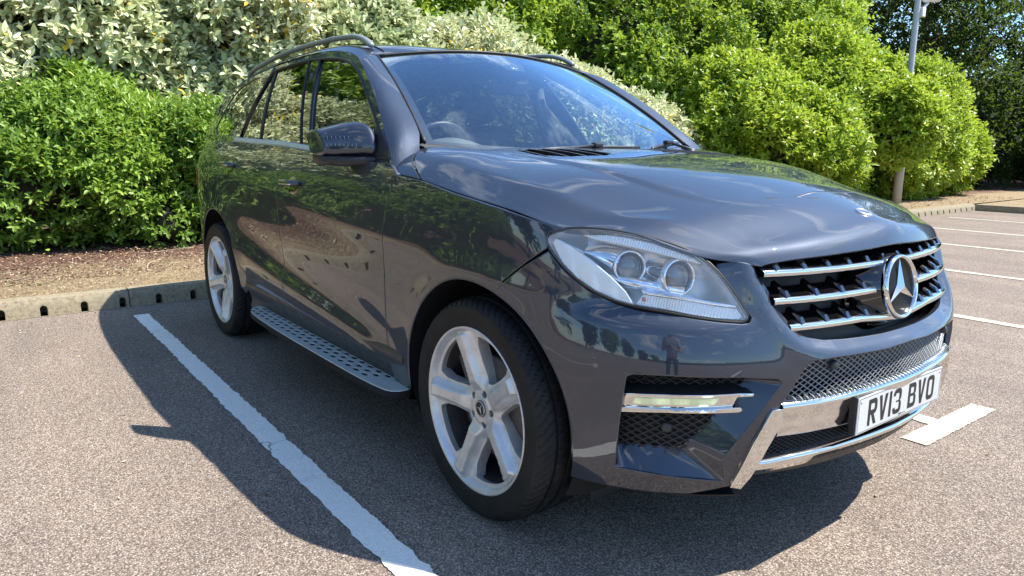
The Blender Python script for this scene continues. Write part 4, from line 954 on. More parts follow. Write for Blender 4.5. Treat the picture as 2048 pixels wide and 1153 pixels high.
def copy_tree(o,parent=None):
    c=o.copy(); col.objects.link(c); c.parent=parent
    for ch in list(o.children): copy_tree(ch,c)
    return c
wheels=[w0]
for i in range(3): wheels.append(copy_tree(w0,car))
for w_,(x,y,rz,ry) in zip(wheels,((0,-.8225,0,-math.pi/2+.03),(-2.915,-.830,0,math.pi+.05),(0,.8225,math.pi,.2),(-2.915,.830,math.pi,.5))):
    w_.location=(x,y,.364); w_.rotation_euler=(0,ry,rz) if rz==0 else (0,ry,rz)
# --- mirror everything to the far side
for o in side:
    if o.type=='MESH': mirx(o)
    else:
        c=o.copy(); col.objects.link(c)
        for ch in o.children:
            if ch.type=='MESH': k=mirx(ch); k.parent=c
            else:
                c2=ch.copy(); col.objects.link(c2); c2.parent=c
                for g_ in ch.children: k=mirx(g_); k.parent=c2
# --- floor, cabin
mb=MB(); mb.box((-1.35,0,.265),(2.0,1.75,.05)); mb.box((-1.45,0,.33),(4.2,1.15,.15)); mb.box((.30,0,.45),(.7,1.1,.40)); mb.obj('underbody',['wheel_well'],car)
mb=MB(); mb.box((-1.55,0,.42),(2.6,1.7,.04)); mb.box((-2.9,0,.95),(1.3,1.5,.05)); mb.box((-.42,0,.80),(.06,1.7,.72)); mb.obj('cabin_floor',['interior_dark'],car)
mb=MB(); P=loft([[(-.40,-.80,1.10),(-.36,-.4,1.13),(-.34,0,1.14),(-.36,.4,1.13),(-.40,.80,1.10)],[(-.75,-.83,1.145),(-.72,-.45,1.165),(-.70,0,1.175),(-.72,.45,1.165),(-.75,.83,1.145)],[(-1.0,-.83,1.15),(-1.0,-.42,1.19),(-.95,0,1.185),(-.95,.42,1.165),(-.97,.83,1.14)],[(-1.06,-.83,1.06),(-1.08,-.42,1.10),(-1.03,0,1.08),(-1.03,.42,1.07),(-1.05,.83,1.05)],[(-1.0,-.83,.8),(-1.0,-.42,.8),(-1.0,0,.8),(-1.0,.42,.8),(-1.0,.83,.8)]],30,40); mb.grid(P); dash=mb.obj('dashboard',['dash_top'],car)
mb=MB(); P=loft([[(-.90,-.56,1.17),(-.88,-.38,1.17),(-.90,-.20,1.17)],[(-.98,-.55,1.215),(-.97,-.38,1.245),(-.98,-.21,1.215)],[(-1.08,-.55,1.20),(-1.09,-.38,1.235),(-1.08,-.21,1.20)],[(-1.09,-.55,1.10),(-1.10,-.38,1.10),(-1.09,-.21,1.10)]],14,14); mb.grid(P); mb.obj('instrument_hood',['dash_top'],dash)
mb=MB(); th=np.linspace(0,2*np.pi,48,endpoint=False); sw=np.array([-1.16,-.38,1.145]); A=np.array([0,1,0.]); B=np.array([.38,0,.92]); mb.tube([sw+(A*math.cos(t)+B*math.sin(t))*.188 for t in th],.0155,10,closed=True)
for a in (0,math.pi,1.5*math.pi): mb.tube([sw,sw+(A*math.cos(a)+B*math.sin(a))*.18],[.03,.014],8)
mb.obj('steering_wheel',['seat_leather'],car)
def seat(x,y,lean=.22,wd=.50):
    s_=empty('seat',parent=car)
    def rb_(c,d,ry,bev): 
        m=MB(); m.box(c,d,rot=Matrix.Rotation(ry,3,'Y'),bev=bev); return m
    rb_((x,y,.68),(.52,wd,.16),-.08,.05).obj('cushion',['seat_leather'],s_)
    rb_((x-.30,y,1.02),(.15,wd,.66),-lean,.06).obj('backrest',['seat_leather'],s_)
    rb_((x-.40,y,1.44),(.11,.27,.17),-lean,.045).obj('headrest',['seat_leather'],s_)
    m=MB(); 
    for d in(-.07,.07): m.tube([(x-.36,y+d,1.30),(x-.39,y+d,1.42)],.007,8)
    m.obj('headrest_post',['trim_silver'],s_)
seat(-1.55,-.38); seat(-1.55,.38); seat(-2.45,-.36); seat(-2.45,.36)
for m in (-1,1):
    mb=MB(); mb.tube([(-1.72,.70*m,1.56),(-1.69,.725*m,1.40),(-1.60,.76*m,1.12),(-1.55,.79*m,.8)],.04,8,flat=1.6); b_=mb.obj('pillar_cover',['interior_dark'],car)
    mb=MB(); P=np.array([(-1.66,.66*m,1.50),(-1.62,.70*m,1.25),(-1.58,.74*m,1.0),(-1.56,.76*m,.7)]); mb.grid(np.stack([P,P+[.045,0,0]],1)); mb.obj('seat_belt',['belt_grey'],b_)
mb=MB(); mb.grid(loft([[(-1.2,y,1.615-.05*(y/.6)**2) for y in (-.6,-.3,0,.3,.6)],[(-2.2,y,1.675-.04*(y/.6)**2) for y in (-.63,-.3,0,.3,.63)],[(-3.5,y,1.56-.04*(y/.6)**2) for y in (-.6,-.3,0,.3,.6)]],10,10)); mb.obj('headlining',['interior_dark'],car)
# sensor pod behind the windscreen, rear-view mirror, wipers
sp_=[(-.10,.985),(.17,.985),(.235,.86),(.205,.80),(.05,.80),(-.02,.86)]
sp_=[(a_+.0,b_) for a_,b_ in sp_]
patch('sensor_pod',Wf,[(-.13,.985),(.13,.985),(.115,.86),(.07,.80),(-.07,.80),(-.115,.86)],['interior_dark'],ws,step=.03,scale=(.7,.75),off=-.010,flange=.05)
patch('sensor_window',Wf,[(-.035,.845),(.035,.845),(.045,.812),(-.045,.812)],['trim_silver'],ws,step=.03,scale=(.7,.75),off=-.006,flange=.002)
mb=MB(); mb.box((-1.10,.0,1.50),(.03,.24,.07),rot=Matrix.Rotation(.2,3,'Y'),bev=.012); mb.tube([(-1.06,0,1.60),(-1.09,0,1.53)],.01,8); mb.obj('rear_view_mirror',['interior_dark'],car)
for y0,y1,px0 in ((-.30,.34,0),(.42,.70,0)):
    wp=empty('wiper',parent=car)
    a0=Wf([(y0/.75,.03)])[0]+[.016,0,-.012]; a1=Wf([(y1/.75,.045)])[0]+[.01,0,-.010]
    mb=MB(); mb.tube([a0+(a1-a0)*t+[0,0,.006*math.sin(t*3.14)] for t in np.linspace(0,1,14)],.006,6,flat=1.3); mb.obj('blade',['black_plastic'],wp)
    pv=np.array([-.44,(y0-.05) if y0<0 else y1+.0,1.185]); md=a0*.45+a1*.55+[.012,0,.012]
    mb=MB(); mb.tube([pv,pv+(md-pv)*.35+[0,0,.006],md+[0,0,.004]],[.012,.008,.005],8); mb.obj('arm',['grey_plastic'],wp)
    mb=MB(); mb.box(md+np.array([0,0,.004]),(.03,.05,.020),bev=.006); mb.obj('clip',['black_plastic'],wp)
# ------------------------------------------------------------------ ground, markings, kerb
def mk_asphalt():
    b=NB('asphalt'); o=b.tc(); vo=b.n('ShaderNodeTexVoronoi'); vo.inputs['Scale'].default_value=190; vo.inputs['Randomness'].default_value=1; b.l(o,vo.inputs['Vector'])
    v2=b.n('ShaderNodeTexVoronoi'); v2.inputs['Scale'].default_value=420; b.l(o,v2.inputs['Vector'])
    sep=b.n('ShaderNodeSeparateColor'); b.l(vo.outputs['Color'],sep.inputs[0])
    chips=b.ramp(sep.outputs[0],[(0,(.11,.080,.060)),(.2,(.21,.162,.126)),(.42,(.31,.245,.193)),(.68,(.385,.312,.250)),(.85,(.46,.388,.32)),(1,(.58,.51,.43))])
    edge=b.ramp(vo.outputs['Distance'],[(.30,(1,1,1)),(.75,(0,0,0))]); s2=b.n('ShaderNodeSeparateColor'); b.l(v2.outputs['Color'],s2.inputs[0])
    fine=b.ramp(s2.outputs[0],[(0,(.05,.040,.034)),(.6,(.14,.114,.096)),(1,(.27,.225,.19))])
    c=b.mix(edge,fine,chips)
    big=b.noise(.9,o,6,.6); c=b.mix(1.0,c,b.ramp(big,[(.3,(.86,.85,.85)),(.7,(1.06,1.05,1.03))]),'MULTIPLY')
    st=b.noise(3.5,o,8,.7); c=b.mix(b.ramp(st,[(.62,(0,0,0)),(.80,(.34,)*3)]),c,(.09,.075,.07)); oil=b.noise(1.1,o,3,.5); c=b.mix(b.ramp(oil,[(.66,(0,0,0)),(.73,(.30,)*3)]),c,(.10,.085,.08)); tk=b.n('ShaderNodeMapping'); tk.inputs['Scale'].default_value=(.35,2.4,1); b.l(o,tk.inputs[0]); trk=b.noise(1.2,tk.outputs[0],5,.6); c=b.mix(1.0,c,b.ramp(trk,[(.35,(.88,.88,.89)),(.65,(1.07,1.06,1.04))]),'MULTIPLY')
    h=b.mix(.45,b.ramp(vo.outputs['Distance'],[(0,(1,1,1)),(.8,(0,0,0))]),sep.outputs[1])
    s=b.bsdf(c,.86,0,Specular_IOR_Level=.25); b.l(b.bump(h,.55,.004),s.inputs['Normal']); return b.end(s)
mk_asphalt()
def mk_line(name,c,wear):
    b=NB(name); o=b.tc(); n1=b.noise(60,o,6,.7); n2=b.noise(6,o,8,.7); vo=b.n('ShaderNodeTexVoronoi'); vo.inputs['Scale'].default_value=130; b.l(o,vo.inputs['Vector'])
    cr=b.n('ShaderNodeTexVoronoi'); cr.feature='DISTANCE_TO_EDGE'; cr.inputs['Scale'].default_value=3.1; dn=b.n('ShaderNodeMixRGB'); dn.inputs[0].default_value=.12; nn=b.n('ShaderNodeTexNoise'); nn.inputs['Scale'].default_value=7; b.l(o,nn.inputs['Vector']); b.l(o,dn.inputs[1]); b.l(nn.outputs['Color'],dn.inputs[2]); b.l(dn.outputs[0],cr.inputs['Vector'])
    cc=b.mix(b.ramp(n1,[(.3,(0,0,0)),(.75,(1,1,1))]),tuple(k*.82 for k in c),c)
    cc=b.mix(b.ramp(n2,[(.55,(0,0,0)),(.8,(.5,)*3)]),cc,(.40,.37,.33))
    crack=b.ramp(cr.outputs[0],[(.0,(1,1,1)),(.006,(0,0,0))]); gate=b.ramp(b.noise(.7,o,2),[(.50,(0,0,0)),(.56,(1,1,1))])
    cc=b.mix(b.mix(1.0,crack,gate,'MULTIPLY'),cc,(.07,.06,.06))
    hole=b.ramp(b.mix(.5,n1,b.noise(25,o,5,.7)),[(wear,(1,1,1)),(wear+.03,(0,0,0))])
    s=b.bsdf(cc,.75); b.l(b.bump(vo.outputs['Distance'],.55,.004),s.inputs['Normal'])
    tr=b.n('ShaderNodeBsdfTransparent'); x=b.n('ShaderNodeMixShader'); b.l(hole,x.inputs[0]); b.l(s.outputs[0],x.inputs[1]); b.l(tr.outputs[0],x.inputs[2]); return b.end(x)
mk_line('marking_paint_shaded',(.95,.92,.84),.335); mk_line('marking_cream_sunlit',(.56,.53,.41),.335)  # same paint: line in the car's shade coloured lighter than the sunlit ones
def mk_concrete():
    b=NB('kerb_concrete'); o=b.tc(); n1=b.noise(34,o,9,.78); n2=b.noise(4,o,6); n3=b.noise(22,o,7,.7)
    c=b.ramp(n1,[(.32,(.11,.088,.055)),(.50,(.29,.24,.155)),(.75,(.40,.345,.235))]); c=b.mix(b.ramp(n2,[(.4,(0,0,0)),(.75,(.6,)*3)]),c,(.28,.24,.17)); c=b.mix(b.ramp(n3,[(.58,(0,0,0)),(.66,(.7,)*3)]),c,(.13,.11,.09))
    s=b.bsdf(c,.9); b.l(b.bump(n1,.7,.006),s.inputs['Normal']); return b.end(s)
mk_concrete()
def mk_soil():
    b=NB('bark_mulch'); o=b.tc(); sx=b.n('ShaderNodeSeparateXYZ'); b.l(o,sx.inputs[0]); wob=b.noise(1.7,o,5,.6)
    mr=b.n('ShaderNodeMath',operation='MULTIPLY_ADD'); mr.inputs[1].default_value=1.3; b.l(wob,mr.inputs[0]); b.l(sx.outputs[0],mr.inputs[2])   # x + 1.3*noise
    t=b.n('ShaderNodeMapRange'); t.inputs[1].default_value=-5.2; t.inputs[2].default_value=-4.7; b.l(mr.outputs[0],t.inputs[0])
    n1=b.noise(42,o,8,.75); n2=b.noise(160,o,5,.7)
    bark=b.ramp(n1,[(.30,(.035,.018,.012)),(.48,(.13,.065,.040)),(.60,(.25,.14,.09)),(.74,(.42,.30,.20))])
    sand=b.ramp(n1,[(.28,(.11,.075,.042)),(.44,(.28,.20,.11)),(.62,(.42,.32,.18)),(.8,(.52,.42,.26))])
    c=b.mix(t.outputs[0],bark,sand); c=b.mix(b.ramp(n2,[(.60,(0,0,0)),(.70,(.6,)*3)]),c,(.05,.035,.025))
    s=b.bsdf(c,.95); b.l(b.bump(n1,1.0,.03),s.inputs['Normal']); return b.end(s)
mk_soil()
mb=MB(); mb.add([(-4.19,-160,0),(160,-160,0),(160,160,0),(-4.19,160,0)],[(0,1,2,3)]); mb.obj('car_park',['asphalt'],kind='structure')
mb=MB(); mb.add([(-160,-160,-.03),(160,-160,-.03),(160,160,-.03),(-160,160,-.03)],[(0,1,2,3)]); mb.obj('ground',['bark_mulch'],kind='structure')
def line(name,y,x0,x1,w=.10,mat='marking_paint_shaded',tee=None,z=.004,ty=0.):
    rng=np.random.RandomState(int(abs(y)*100)+3); n=int((x1-x0)/.012); xs=np.linspace(x0,x1,n)
    e=lambda:np.convolve(rng.randn(n+8),np.ones(3)/3,'valid')[:n]*.0045+np.convolve(rng.randn(n+60),np.ones(50)/50,'valid')[:n]*.012
    a=e();b_=e(); P=np.stack([np.stack([xs,y-w/2+a,0*xs+z],1),np.stack([xs,y+w/2+b_,0*xs+z],1)]); mb=MB(); mb.grid(P,smooth=False)
    if tee:
        ys=np.linspace(y+ty-tee/2,y+ty+tee/2,60); a=rng.randn(60)*.0018; mb.grid(np.stack([np.stack([x1-.0+a,ys,0*ys+z+.0003],1),np.stack([x1+w*1.12+rng.randn(60)*.0018,ys,0*ys+z+.0003],1)]),smooth=False)
    return mb.obj(name,[mat],kind='structure')
line('bay_line',-1.283,-3.84,6.0,.100)
line('bay_line',1.185,-3.84,.55,.095,'marking_cream_sunlit',tee=.71,ty=.05)
for y in (3.57,5.73,7.92,9.86,12.0): line('bay_line',y,-3.84,.50 if y>3.6 else .5,.10,'marking_cream_sunlit',tee=.74)
for y in (-3.7,-6.1,-8.5,-10.9): line('bay_line',y,-3.84,.5,.10,'marking_cream_sunlit',tee=.74)
# kerb with drainage mouths
def kerb(name,y0,y1,holes,rot=None):
    ky=lambda q:np.stack([-4.170-.030*(q[:,1]/.125)-.014*sstep(.095,.125,q[:,1]),q[:,0],q[:,1]],1)
    hs=[]
    for y in holes:
        t=np.radians(np.linspace(0,180,9)); hs.append(np.array([(y-.024,.006),(y+.024,.006)]+[(y+.024*math.cos(a),.055+.024*math.sin(a)) for a in t]))
    global CEN; k=CEN.copy(); CEN=np.array([-9,0,.0]); V,Fc=patch_data(ky,[(y0,0),(y1,0),(y1,.125),(y0,.125)],holes=hs,step=.03,flange=.10,inset=.004); CEN=k
    mb=MB(); mb.add(V,Fc); mb.grid([[(-4.2135,y,.125) for y in (y0,y1)],[(-4.235,y,.130) for y in (y0,y1)],[(-4.335,y,.130) for y in (y0,y1)],[(-4.34,y,.0) for y in (y0,y1)]],smooth=False,flip=True)
    return mb.obj(name,['kerb_concrete'],kind='structure')
hy=np.arange(-.839-.2535*9,.6,.2535)
edges_=np.arange(-5.95,2.0,.9144)+.08
for a,b_ in zip(edges_[:-1],edges_[1:]): kerb('kerb',a+.004,b_-.004,[y for y in np.arange(-.839-.2535*30,14,.2535) if a+.04<y<b_-.04])
kerb('kerb',-30,edges_[0]-.004,[]); 
for a in np.arange(edges_[-1],14.0,.9144*2): kerb('kerb',a+.004,min(a+.9144*2,14.05)-.004,[y for y in np.arange(-.839-.2535*30,15,.2535) if a+.04<y<min(a+1.82,14.05)-.04])
mb=MB(); mb.box((-1.0,14.12,.06),(6.4,.15,.13),bev=.01); mb.obj('kerb',['kerb_concrete'],kind='structure')
# planted bed behind the kerb
def bed(x0,x1,y0,y1,nx,ny,edge):
    rng=np.random.RandomState(5); X,Y=np.meshgrid(np.linspace(x0,x1,nx),np.linspace(y0,y1,ny),indexing='ij'); Z=.118+.02*np.clip((-4.34-X)/1.5,0,2)
    for k in range(6): 
        a,b_,c_,d_=rng.rand(4); f=3+k*5; Z+=.012/(1+k*.6)*np.sin(X*f*(.6+a)+b_*9)*np.cos(Y*f*(.6+c_)+d_*9)
    Z+=rng.randn(*Z.shape)*.0035
    if edge: Z=np.where(X>-4.42,np.minimum(Z,.122+.006*rng.rand(*Z.shape)),Z)
    mb=MB(); mb.grid(np.stack([X,Y,Z],-1)); return mb
b_=bed(-4.335,-9,-4,2,260,330,True); b_.grid(np.array([[(-4.335,2,.12),(-4.335,60,.12)],[(-16,2,.2),(-16,60,.2)]])); b_.grid(np.array([[(-4.335,-50,.12),(-4.335,-4,.12)],[(-16,-50,.2),(-16,-4,.2)]])); b_.grid(np.array([[(-4.2,14.19,.125),(40,14.19,.125)],[(-4.2,50,.2),(40,50,.2)]]),flip=True)
b_.obj('planting_bed',['bark_mulch'],kind='structure')
# bark chips, twigs and dry leaves lying on the bed
def scatter_chips(name,n,x0,x1,y0,y1,mats,kind,seed,ls,ws,zf=None):
    r=np.random.RandomState(seed); x=r.uniform(x0,x1,n) if not isinstance(x0,np.ndarray) else x0; y=r.uniform(y0,y1,n); z=.130+.02*np.clip((-4.34-x)/1.5,0,2)+r.rand(n)*.012 if zf is None else zf(x,y)
    a=r.rand(n)*2*np.pi; L=r.uniform(*ls,n); W=r.uniform(*ws,n); tx=r.randn(n)*.25; ty=r.randn(n)*.25
    d=np.stack([np.cos(a),np.sin(a),tx],1); e=np.stack([-np.sin(a),np.cos(a),ty],1); c=np.stack([x,y,z],1)
    V=np.stack([c-d*L[:,None]/2,c+e*W[:,None]/2,c+d*L[:,None]/2,c-e*W[:,None]/2],1).reshape(-1,3); me=bpy.data.meshes.new(name)
    me.vertices.add(4*n); me.vertices.foreach_set('co',V.ravel()); me.loops.add(4*n); me.loops.foreach_set('vertex_index',np.arange(4*n)); me.polygons.add(n); me.polygons.foreach_set('loop_start',np.arange(n)*4); me.polygons.foreach_set('loop_total',np.full(n,4)); me.polygons.foreach_set('material_index',r.randint(0,len(mats),n)); me.update(calc_edges=True)
    return link(name,me,None,mats,kind=kind)
for nm,c_ in (('chip_red',(.19,.095,.06)),('chip_brown',(.12,.065,.04)),('chip_pale',(.48,.36,.23)),('chip_dark',(.045,.028,.02)),('chip_straw',(.55,.45,.28))): simple(nm,c_,.85)
scatter_chips('bark_chips',15000,-4.9,-7.6,-3.2,.4,['chip_red','chip_red','chip_brown','chip_dark','chip_pale'],'stuff',1,(.012,.045),(.006,.016))
scatter_chips('leaf_litter',4200,-4.36,-5.2,-3.2,.3,['chip_straw','chip_brown','chip_pale','chip_dark','chip_red'],'stuff',2,(.008,.035),(.003,.008))
scatter_chips('leaf_litter',3000,-4.4,-7,7,17,['chip_brown','chip_red','chip_dark'],'stuff',3,(.02,.06),(.01,.03))
simple('twig_bark',(.42,.33,.22),.85)
r=np.random.RandomState(11)
for i,(x,y,L,a) in enumerate([(-6.05,-.62,.50,1.35),(-6.2,-.35,.30,.9),(-5.5,-1.55,.32,.1),(-5.2,-.95,.2,2.2),(-6.5,.05,.5,1.8),(-5.0,-1.9,.25,.6)]):
    t=np.linspace(-.5,.5,9); P=np.stack([x+np.cos(a)*L*t+.03*np.sin(t*5+i),y+np.sin(a)*L*t+.025*np.cos(t*6+i),.165+.02*np.sin(t*4)+0*t],1); mb=MB(); mb.tube(P,np.linspace(.007,.003,9),6)
    mb.obj('fallen_twig',['twig_bark'],label='pale dry twig lying on the bark mulch, '+['longest one below the hanging shoot','short one beside the longest twig','bent one on the left nearer the kerb','small one near the sandy edge','long one close to the rear wheel','leftmost one by the kerb'][i],cat='twig',group='twigs on the bark mulch')
scatter_chips('dry_leaf_bits',130,-4.1,1.5,-3.4,3.0,['chip_straw','chip_brown','chip_pale'],'stuff',8,(.010,.030),(.005,.012),lambda x,y:.006+0*x)
scatter_chips('dry_leaf_bits',260,-4.14,-3.7,-3.6,3.0,['chip_straw','chip_brown','chip_dark'],'stuff',12,(.008,.030),(.004,.010),lambda x,y:.006+0*x)
# ------------------------------------------------------------------ foliage
def mk_leaf(name,ramp,rough=.5,trans=.35,tcol=None,spec=.4,under=None):
    b=NB(name); at=b.n('ShaderNodeAttribute'); at.attribute_name='tint'; c=b.ramp(at.outputs['Fac'],ramp)
    if under: 
        gm=b.n('ShaderNodeNewGeometry'); u=b.mix(.75,c,under); c=b.mix(gm.outputs['Backfacing'],c,u)
    s=b.bsdf(c,rough,0,Specular_IOR_Level=spec); t=b.n('ShaderNodeBsdfTranslucent'); 
    tc_=b.mix(.6,c,tcol or (.3,.45,.05)); b.l(tc_,t.inputs[0]); x=b.n('ShaderNodeMixShader'); x.inputs[0].default_value=trans; b.l(s.outputs[0],x.inputs[1]); b.l(t.outputs[0],x.inputs[2]); return b.end(x)
mk_leaf('leaf_shrub',[(0,(.07,.15,.02)),(.45,(.18,.30,.04)),(.85,(.32,.46,.065)),(1,(.48,.56,.10))],.42)
mk_leaf('leaf_silver',[(0,(.18,.26,.08)),(.30,(.38,.46,.19)),(.62,(.62,.66,.36)),(.95,(.82,.83,.56)),(.975,(.66,.34,.03)),(1,(.80,.58,.05))],.38,.22,(.4,.45,.2),.50,(.72,.73,.55))
mk_leaf('leaf_bright',[(0,(.07,.14,.02)),(.4,(.19,.31,.035)),(.8,(.37,.50,.06)),(1,(.55,.60,.13))],.45,.42,(.5,.62,.06))
mk_leaf('leaf_round',[(0,(.12,.21,.02)),(.45,(.28,.40,.035)),(.85,(.47,.56,.06)),(1,(.60,.62,.12))],.38,.40,(.5,.62,.06))
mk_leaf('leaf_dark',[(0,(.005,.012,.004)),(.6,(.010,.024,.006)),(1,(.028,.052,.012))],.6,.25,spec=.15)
speck('dark_core',(.030,.026,.016),.95,amp=.5,scale=12)  # near-black tone standing in for the shade inside the foliage
speck('bark',(.12,.095,.07),.9,amp=.4,scale=18,bump=.6)
def leaf_mesh(name,C,D,Nn,L,W,tint):
    n=len(C); D=D/np.linalg.norm(D,axis=1)[:,None]; S_=np.cross(D,Nn); S_/=np.linalg.norm(S_,axis=1)[:,None]+1e-9; Nn=np.cross(S_,D)
    L=L[:,None];W=W[:,None]; V=np.stack([C,C+D*L*.22+S_*W*.42+Nn*W*.10,C+D*L*.62+S_*W*.46+Nn*W*.10,C+D*L-Nn*L*.12,C+D*L*.62-S_*W*.46+Nn*W*.10,C+D*L*.22-S_*W*.42+Nn*W*.10],1).reshape(-1,3)
    i=np.arange(n)*6; F=np.stack([i,i+1,i+2,i+3,i,i+3,i+4,i+5],1).reshape(-1)
    me=bpy.data.meshes.new(name); me.vertices.add(6*n); me.vertices.foreach_set('co',V.ravel()); me.loops.add(8*n); me.loops.foreach_set('vertex_index',F); me.polygons.add(2*n); me.polygons.foreach_set('loop_start',np.arange(2*n)*4); me.polygons.foreach_set('loop_total',np.full(2*n,4)); me.update(calc_edges=True)
    a=me.attributes.new('tint','FLOAT','FACE'); a.data.foreach_set('value',np.repeat(tint,2)); return me
def lump(p,ph,sc):  # smooth pseudo-noise on positions
    return (np.sin(p[:,0]*sc+ph)*np.cos(p[:,1]*sc*1.17+ph*2.1)+np.sin(p[:,1]*sc*.83+ph*1.7+p[:,2]*sc*.6)*np.cos(p[:,2]*sc*1.31-ph)+.6*np.sin(p[:,0]*sc*2.3+p[:,2]*sc*1.9+ph*3))/2.6
CAMP=np.array([1.87,-2.19,1.2])
def foliage(name,blobs,ntw,per,L,W,mat,seed,parent=None,hollow=-.42,low=0.,up=.5,tw=.16,rough=.16,depth=.35,tmean=.5,tsd=.22,zmin=.15,view=True,sc=2.4,droop=0.,core=.80,clip=None):
    """leafy twigs spread through the outer volume of a union of ellipsoids"""
    r=np.random.RandomState(seed); B=np.array(blobs,float); ar=(B[:,3]*B[:,4]+B[:,4]*B[:,5]+B[:,3]*B[:,5]); pr=ar/ar.sum(); C=[];O=[]
    need=ntw
    while need>0:
        m=need*3+100; k=r.choice(len(B),m,p=pr); d=r.randn(m,3); d/=np.linalg.norm(d,axis=1)[:,None]
        c=B[k,:3]; s_=B[k,3:6]; surf=c+d*s_; f=1+rough*lump(surf,seed*1.3,sc)+rough*.5*lump(surf,seed*2.7,sc*2.7); f-=depth*r.rand(m)**1.8; f+=np.where(r.rand(m)<.05,r.rand(m)*.16,0)
        p=c+d*s_*f[:,None]; nrm=d/s_; nrm/=np.linalg.norm(nrm,axis=1)[:,None]
        ok=p[:,2]>zmin
        for j in range(len(B)):
            q=((p-B[j,:3])/B[j,3:6]); ok&=~((np.linalg.norm(q,axis=1)<.80)&(k!=j))
        if view: 
            tv=CAMP-p; tv/=np.linalg.norm(tv,axis=1)[:,None]; ok&=((nrm*tv).sum(1)>-.35)
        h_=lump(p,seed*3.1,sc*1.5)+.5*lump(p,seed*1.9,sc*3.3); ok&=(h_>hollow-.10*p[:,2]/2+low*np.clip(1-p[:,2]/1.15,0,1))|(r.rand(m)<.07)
        if clip is not None: ok&=clip(p)
        C.append(p[ok][:need]); O.append(nrm[ok][:need]); need-=len(C[-1])
    C=np.vstack(C);O=np.vstack(O); n=len(C)
    T=O*.8+np.array([0,0,up])+r.randn(n,3)*.45; T/=np.linalg.norm(T,axis=1)[:,None]
    A=np.cross(T,r.randn(n,3)); A/=np.linalg.norm(A,axis=1)[:,None]; Bv=np.cross(T,A); base=np.clip(tmean+.30*lump(C,seed*.7,sc*.8)+r.randn(n)*.10,0,1)
    cs=[];ds=[];ns=[];ti=[]
    for i in range(per):
        t=(i+.3)/per; an=i*2.4+r.randn(n)*.3; side_=A*np.cos(an)[:,None]+Bv*np.sin(an)[:,None]
        cs.append(C+T*(tw*t)*(1+.3*r.randn(n))[:,None]); dd=T*(.35+.5*t)+side_*(1.0-.3*t)+np.array([0,0,-droop]); ds.append(dd); ns.append(T*.8+np.array([.12,.12,.65])+r.randn(n,3)*.33); ti.append(np.clip(base+r.randn(n)*tsd*.6,0,1))
    cs=np.vstack(cs);ds=np.vstack(ds);ns=np.vstack(ns);ti=np.hstack(ti); m=len(cs)
    me=leaf_mesh(name,cs,ds,ns,L*r.uniform(.65,1.25,m),W*r.uniform(.7,1.2,m),ti); o=link(name,me,parent,[mat])
    return o
def core_mesh(blobs,k,seed,name,parent,mat='dark_core',zmin=.1):
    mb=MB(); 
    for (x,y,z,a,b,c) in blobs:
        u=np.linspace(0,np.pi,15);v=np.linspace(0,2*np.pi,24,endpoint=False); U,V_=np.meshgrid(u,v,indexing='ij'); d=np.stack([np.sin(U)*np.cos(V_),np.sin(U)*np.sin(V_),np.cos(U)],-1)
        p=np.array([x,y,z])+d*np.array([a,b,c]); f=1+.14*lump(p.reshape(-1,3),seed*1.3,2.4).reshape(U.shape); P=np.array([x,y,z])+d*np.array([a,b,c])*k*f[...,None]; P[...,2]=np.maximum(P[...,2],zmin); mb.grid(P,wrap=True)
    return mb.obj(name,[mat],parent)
def stems(name,blobs,parent,seed,n=7,r0=.02):
    r=np.random.RandomState(seed); mb=MB()
    for (x,y,z,a,b,c) in blobs:
        for i in range(n):
            q=np.array([x+r.uniform(-.5,.5)*a*.4,y+r.uniform(-.6,.6)*b,.1]); e=np.array([x+r.uniform(-.9,.9)*a,y+r.uniform(-.9,.9)*b,z+r.uniform(-.2,.7)*c]); t=np.linspace(0,1,7)[:,None]; P=q+(e-q)*t+np.array([0,0,1])*np.sin(t*3.1)*.1+r.randn(7,3)*.03*t; mb.tube(P,np.linspace(r0,r0*.35,7),6)
    return mb.obj(name,['bark'],parent)
def shrub(name,label,cat,group,blobs,seed,core=.74,coremat='dark_core',st=6,**kw):
    b=blobs[0]; e=empty(name,label=label,cat=cat,group=group)
    foliage('foliage',blobs,seed=seed,parent=e,**kw); core_mesh(blobs,core,seed,'shade_core',e,coremat)  # solid dark core added behind the leaves to block light and read as shade
    if st: stems('stem',blobs[:3],e,seed,st)
    return e
# green small-leaved shrubs along the left, in front
shrub('leafy_shrub','low green leafy shrub at the far left edge, overhanging the bark mulch','shrub','green shrubs behind the kerb',[(-7.7,-3.3,.80,1.25,1.3,.88),(-7.5,-2.5,.70,1.0,.9,.72)],21,ntw=4600,per=8,L=.074,W=.032,mat='leaf_shrub',tw=.13,rough=.24,hollow=-.30,low=2.0,zmin=.2,core=.60)
shrub('leafy_shrub','low green leafy shrub in the middle left, with dark hollows at its foot','shrub','green shrubs behind the kerb',[(-7.55,-1.25,.90,1.15,1.05,.98),(-7.15,-1.75,.75,.8,.8,.65),(-7.2,-.75,.85,.85,.7,.75)],22,ntw=8500,per=8,L=.074,W=.032,mat='leaf_shrub',tw=.13,rough=.24,hollow=-.30,low=2.0,zmin=.2,core=.60)
shrub('leafy_shrub','low green leafy shrub beside the rear of the car, one shoot hanging over the mulch','shrub','green shrubs behind the kerb',[(-7.5,.25,.78,1.1,1.1,.86),(-7.0,.10,.60,.7,.6,.55),(-7.3,1.2,.8,.95,.8,.8),(-6.55,-.52,.38,.28,.22,.28),(-6.5,.28,.30,.3,.25,.25)],23,ntw=7500,per=8,L=.072,W=.032,mat='leaf_shrub',tw=.13,rough=.24,hollow=-.30,low=2.0,zmin=.2,core=.60)
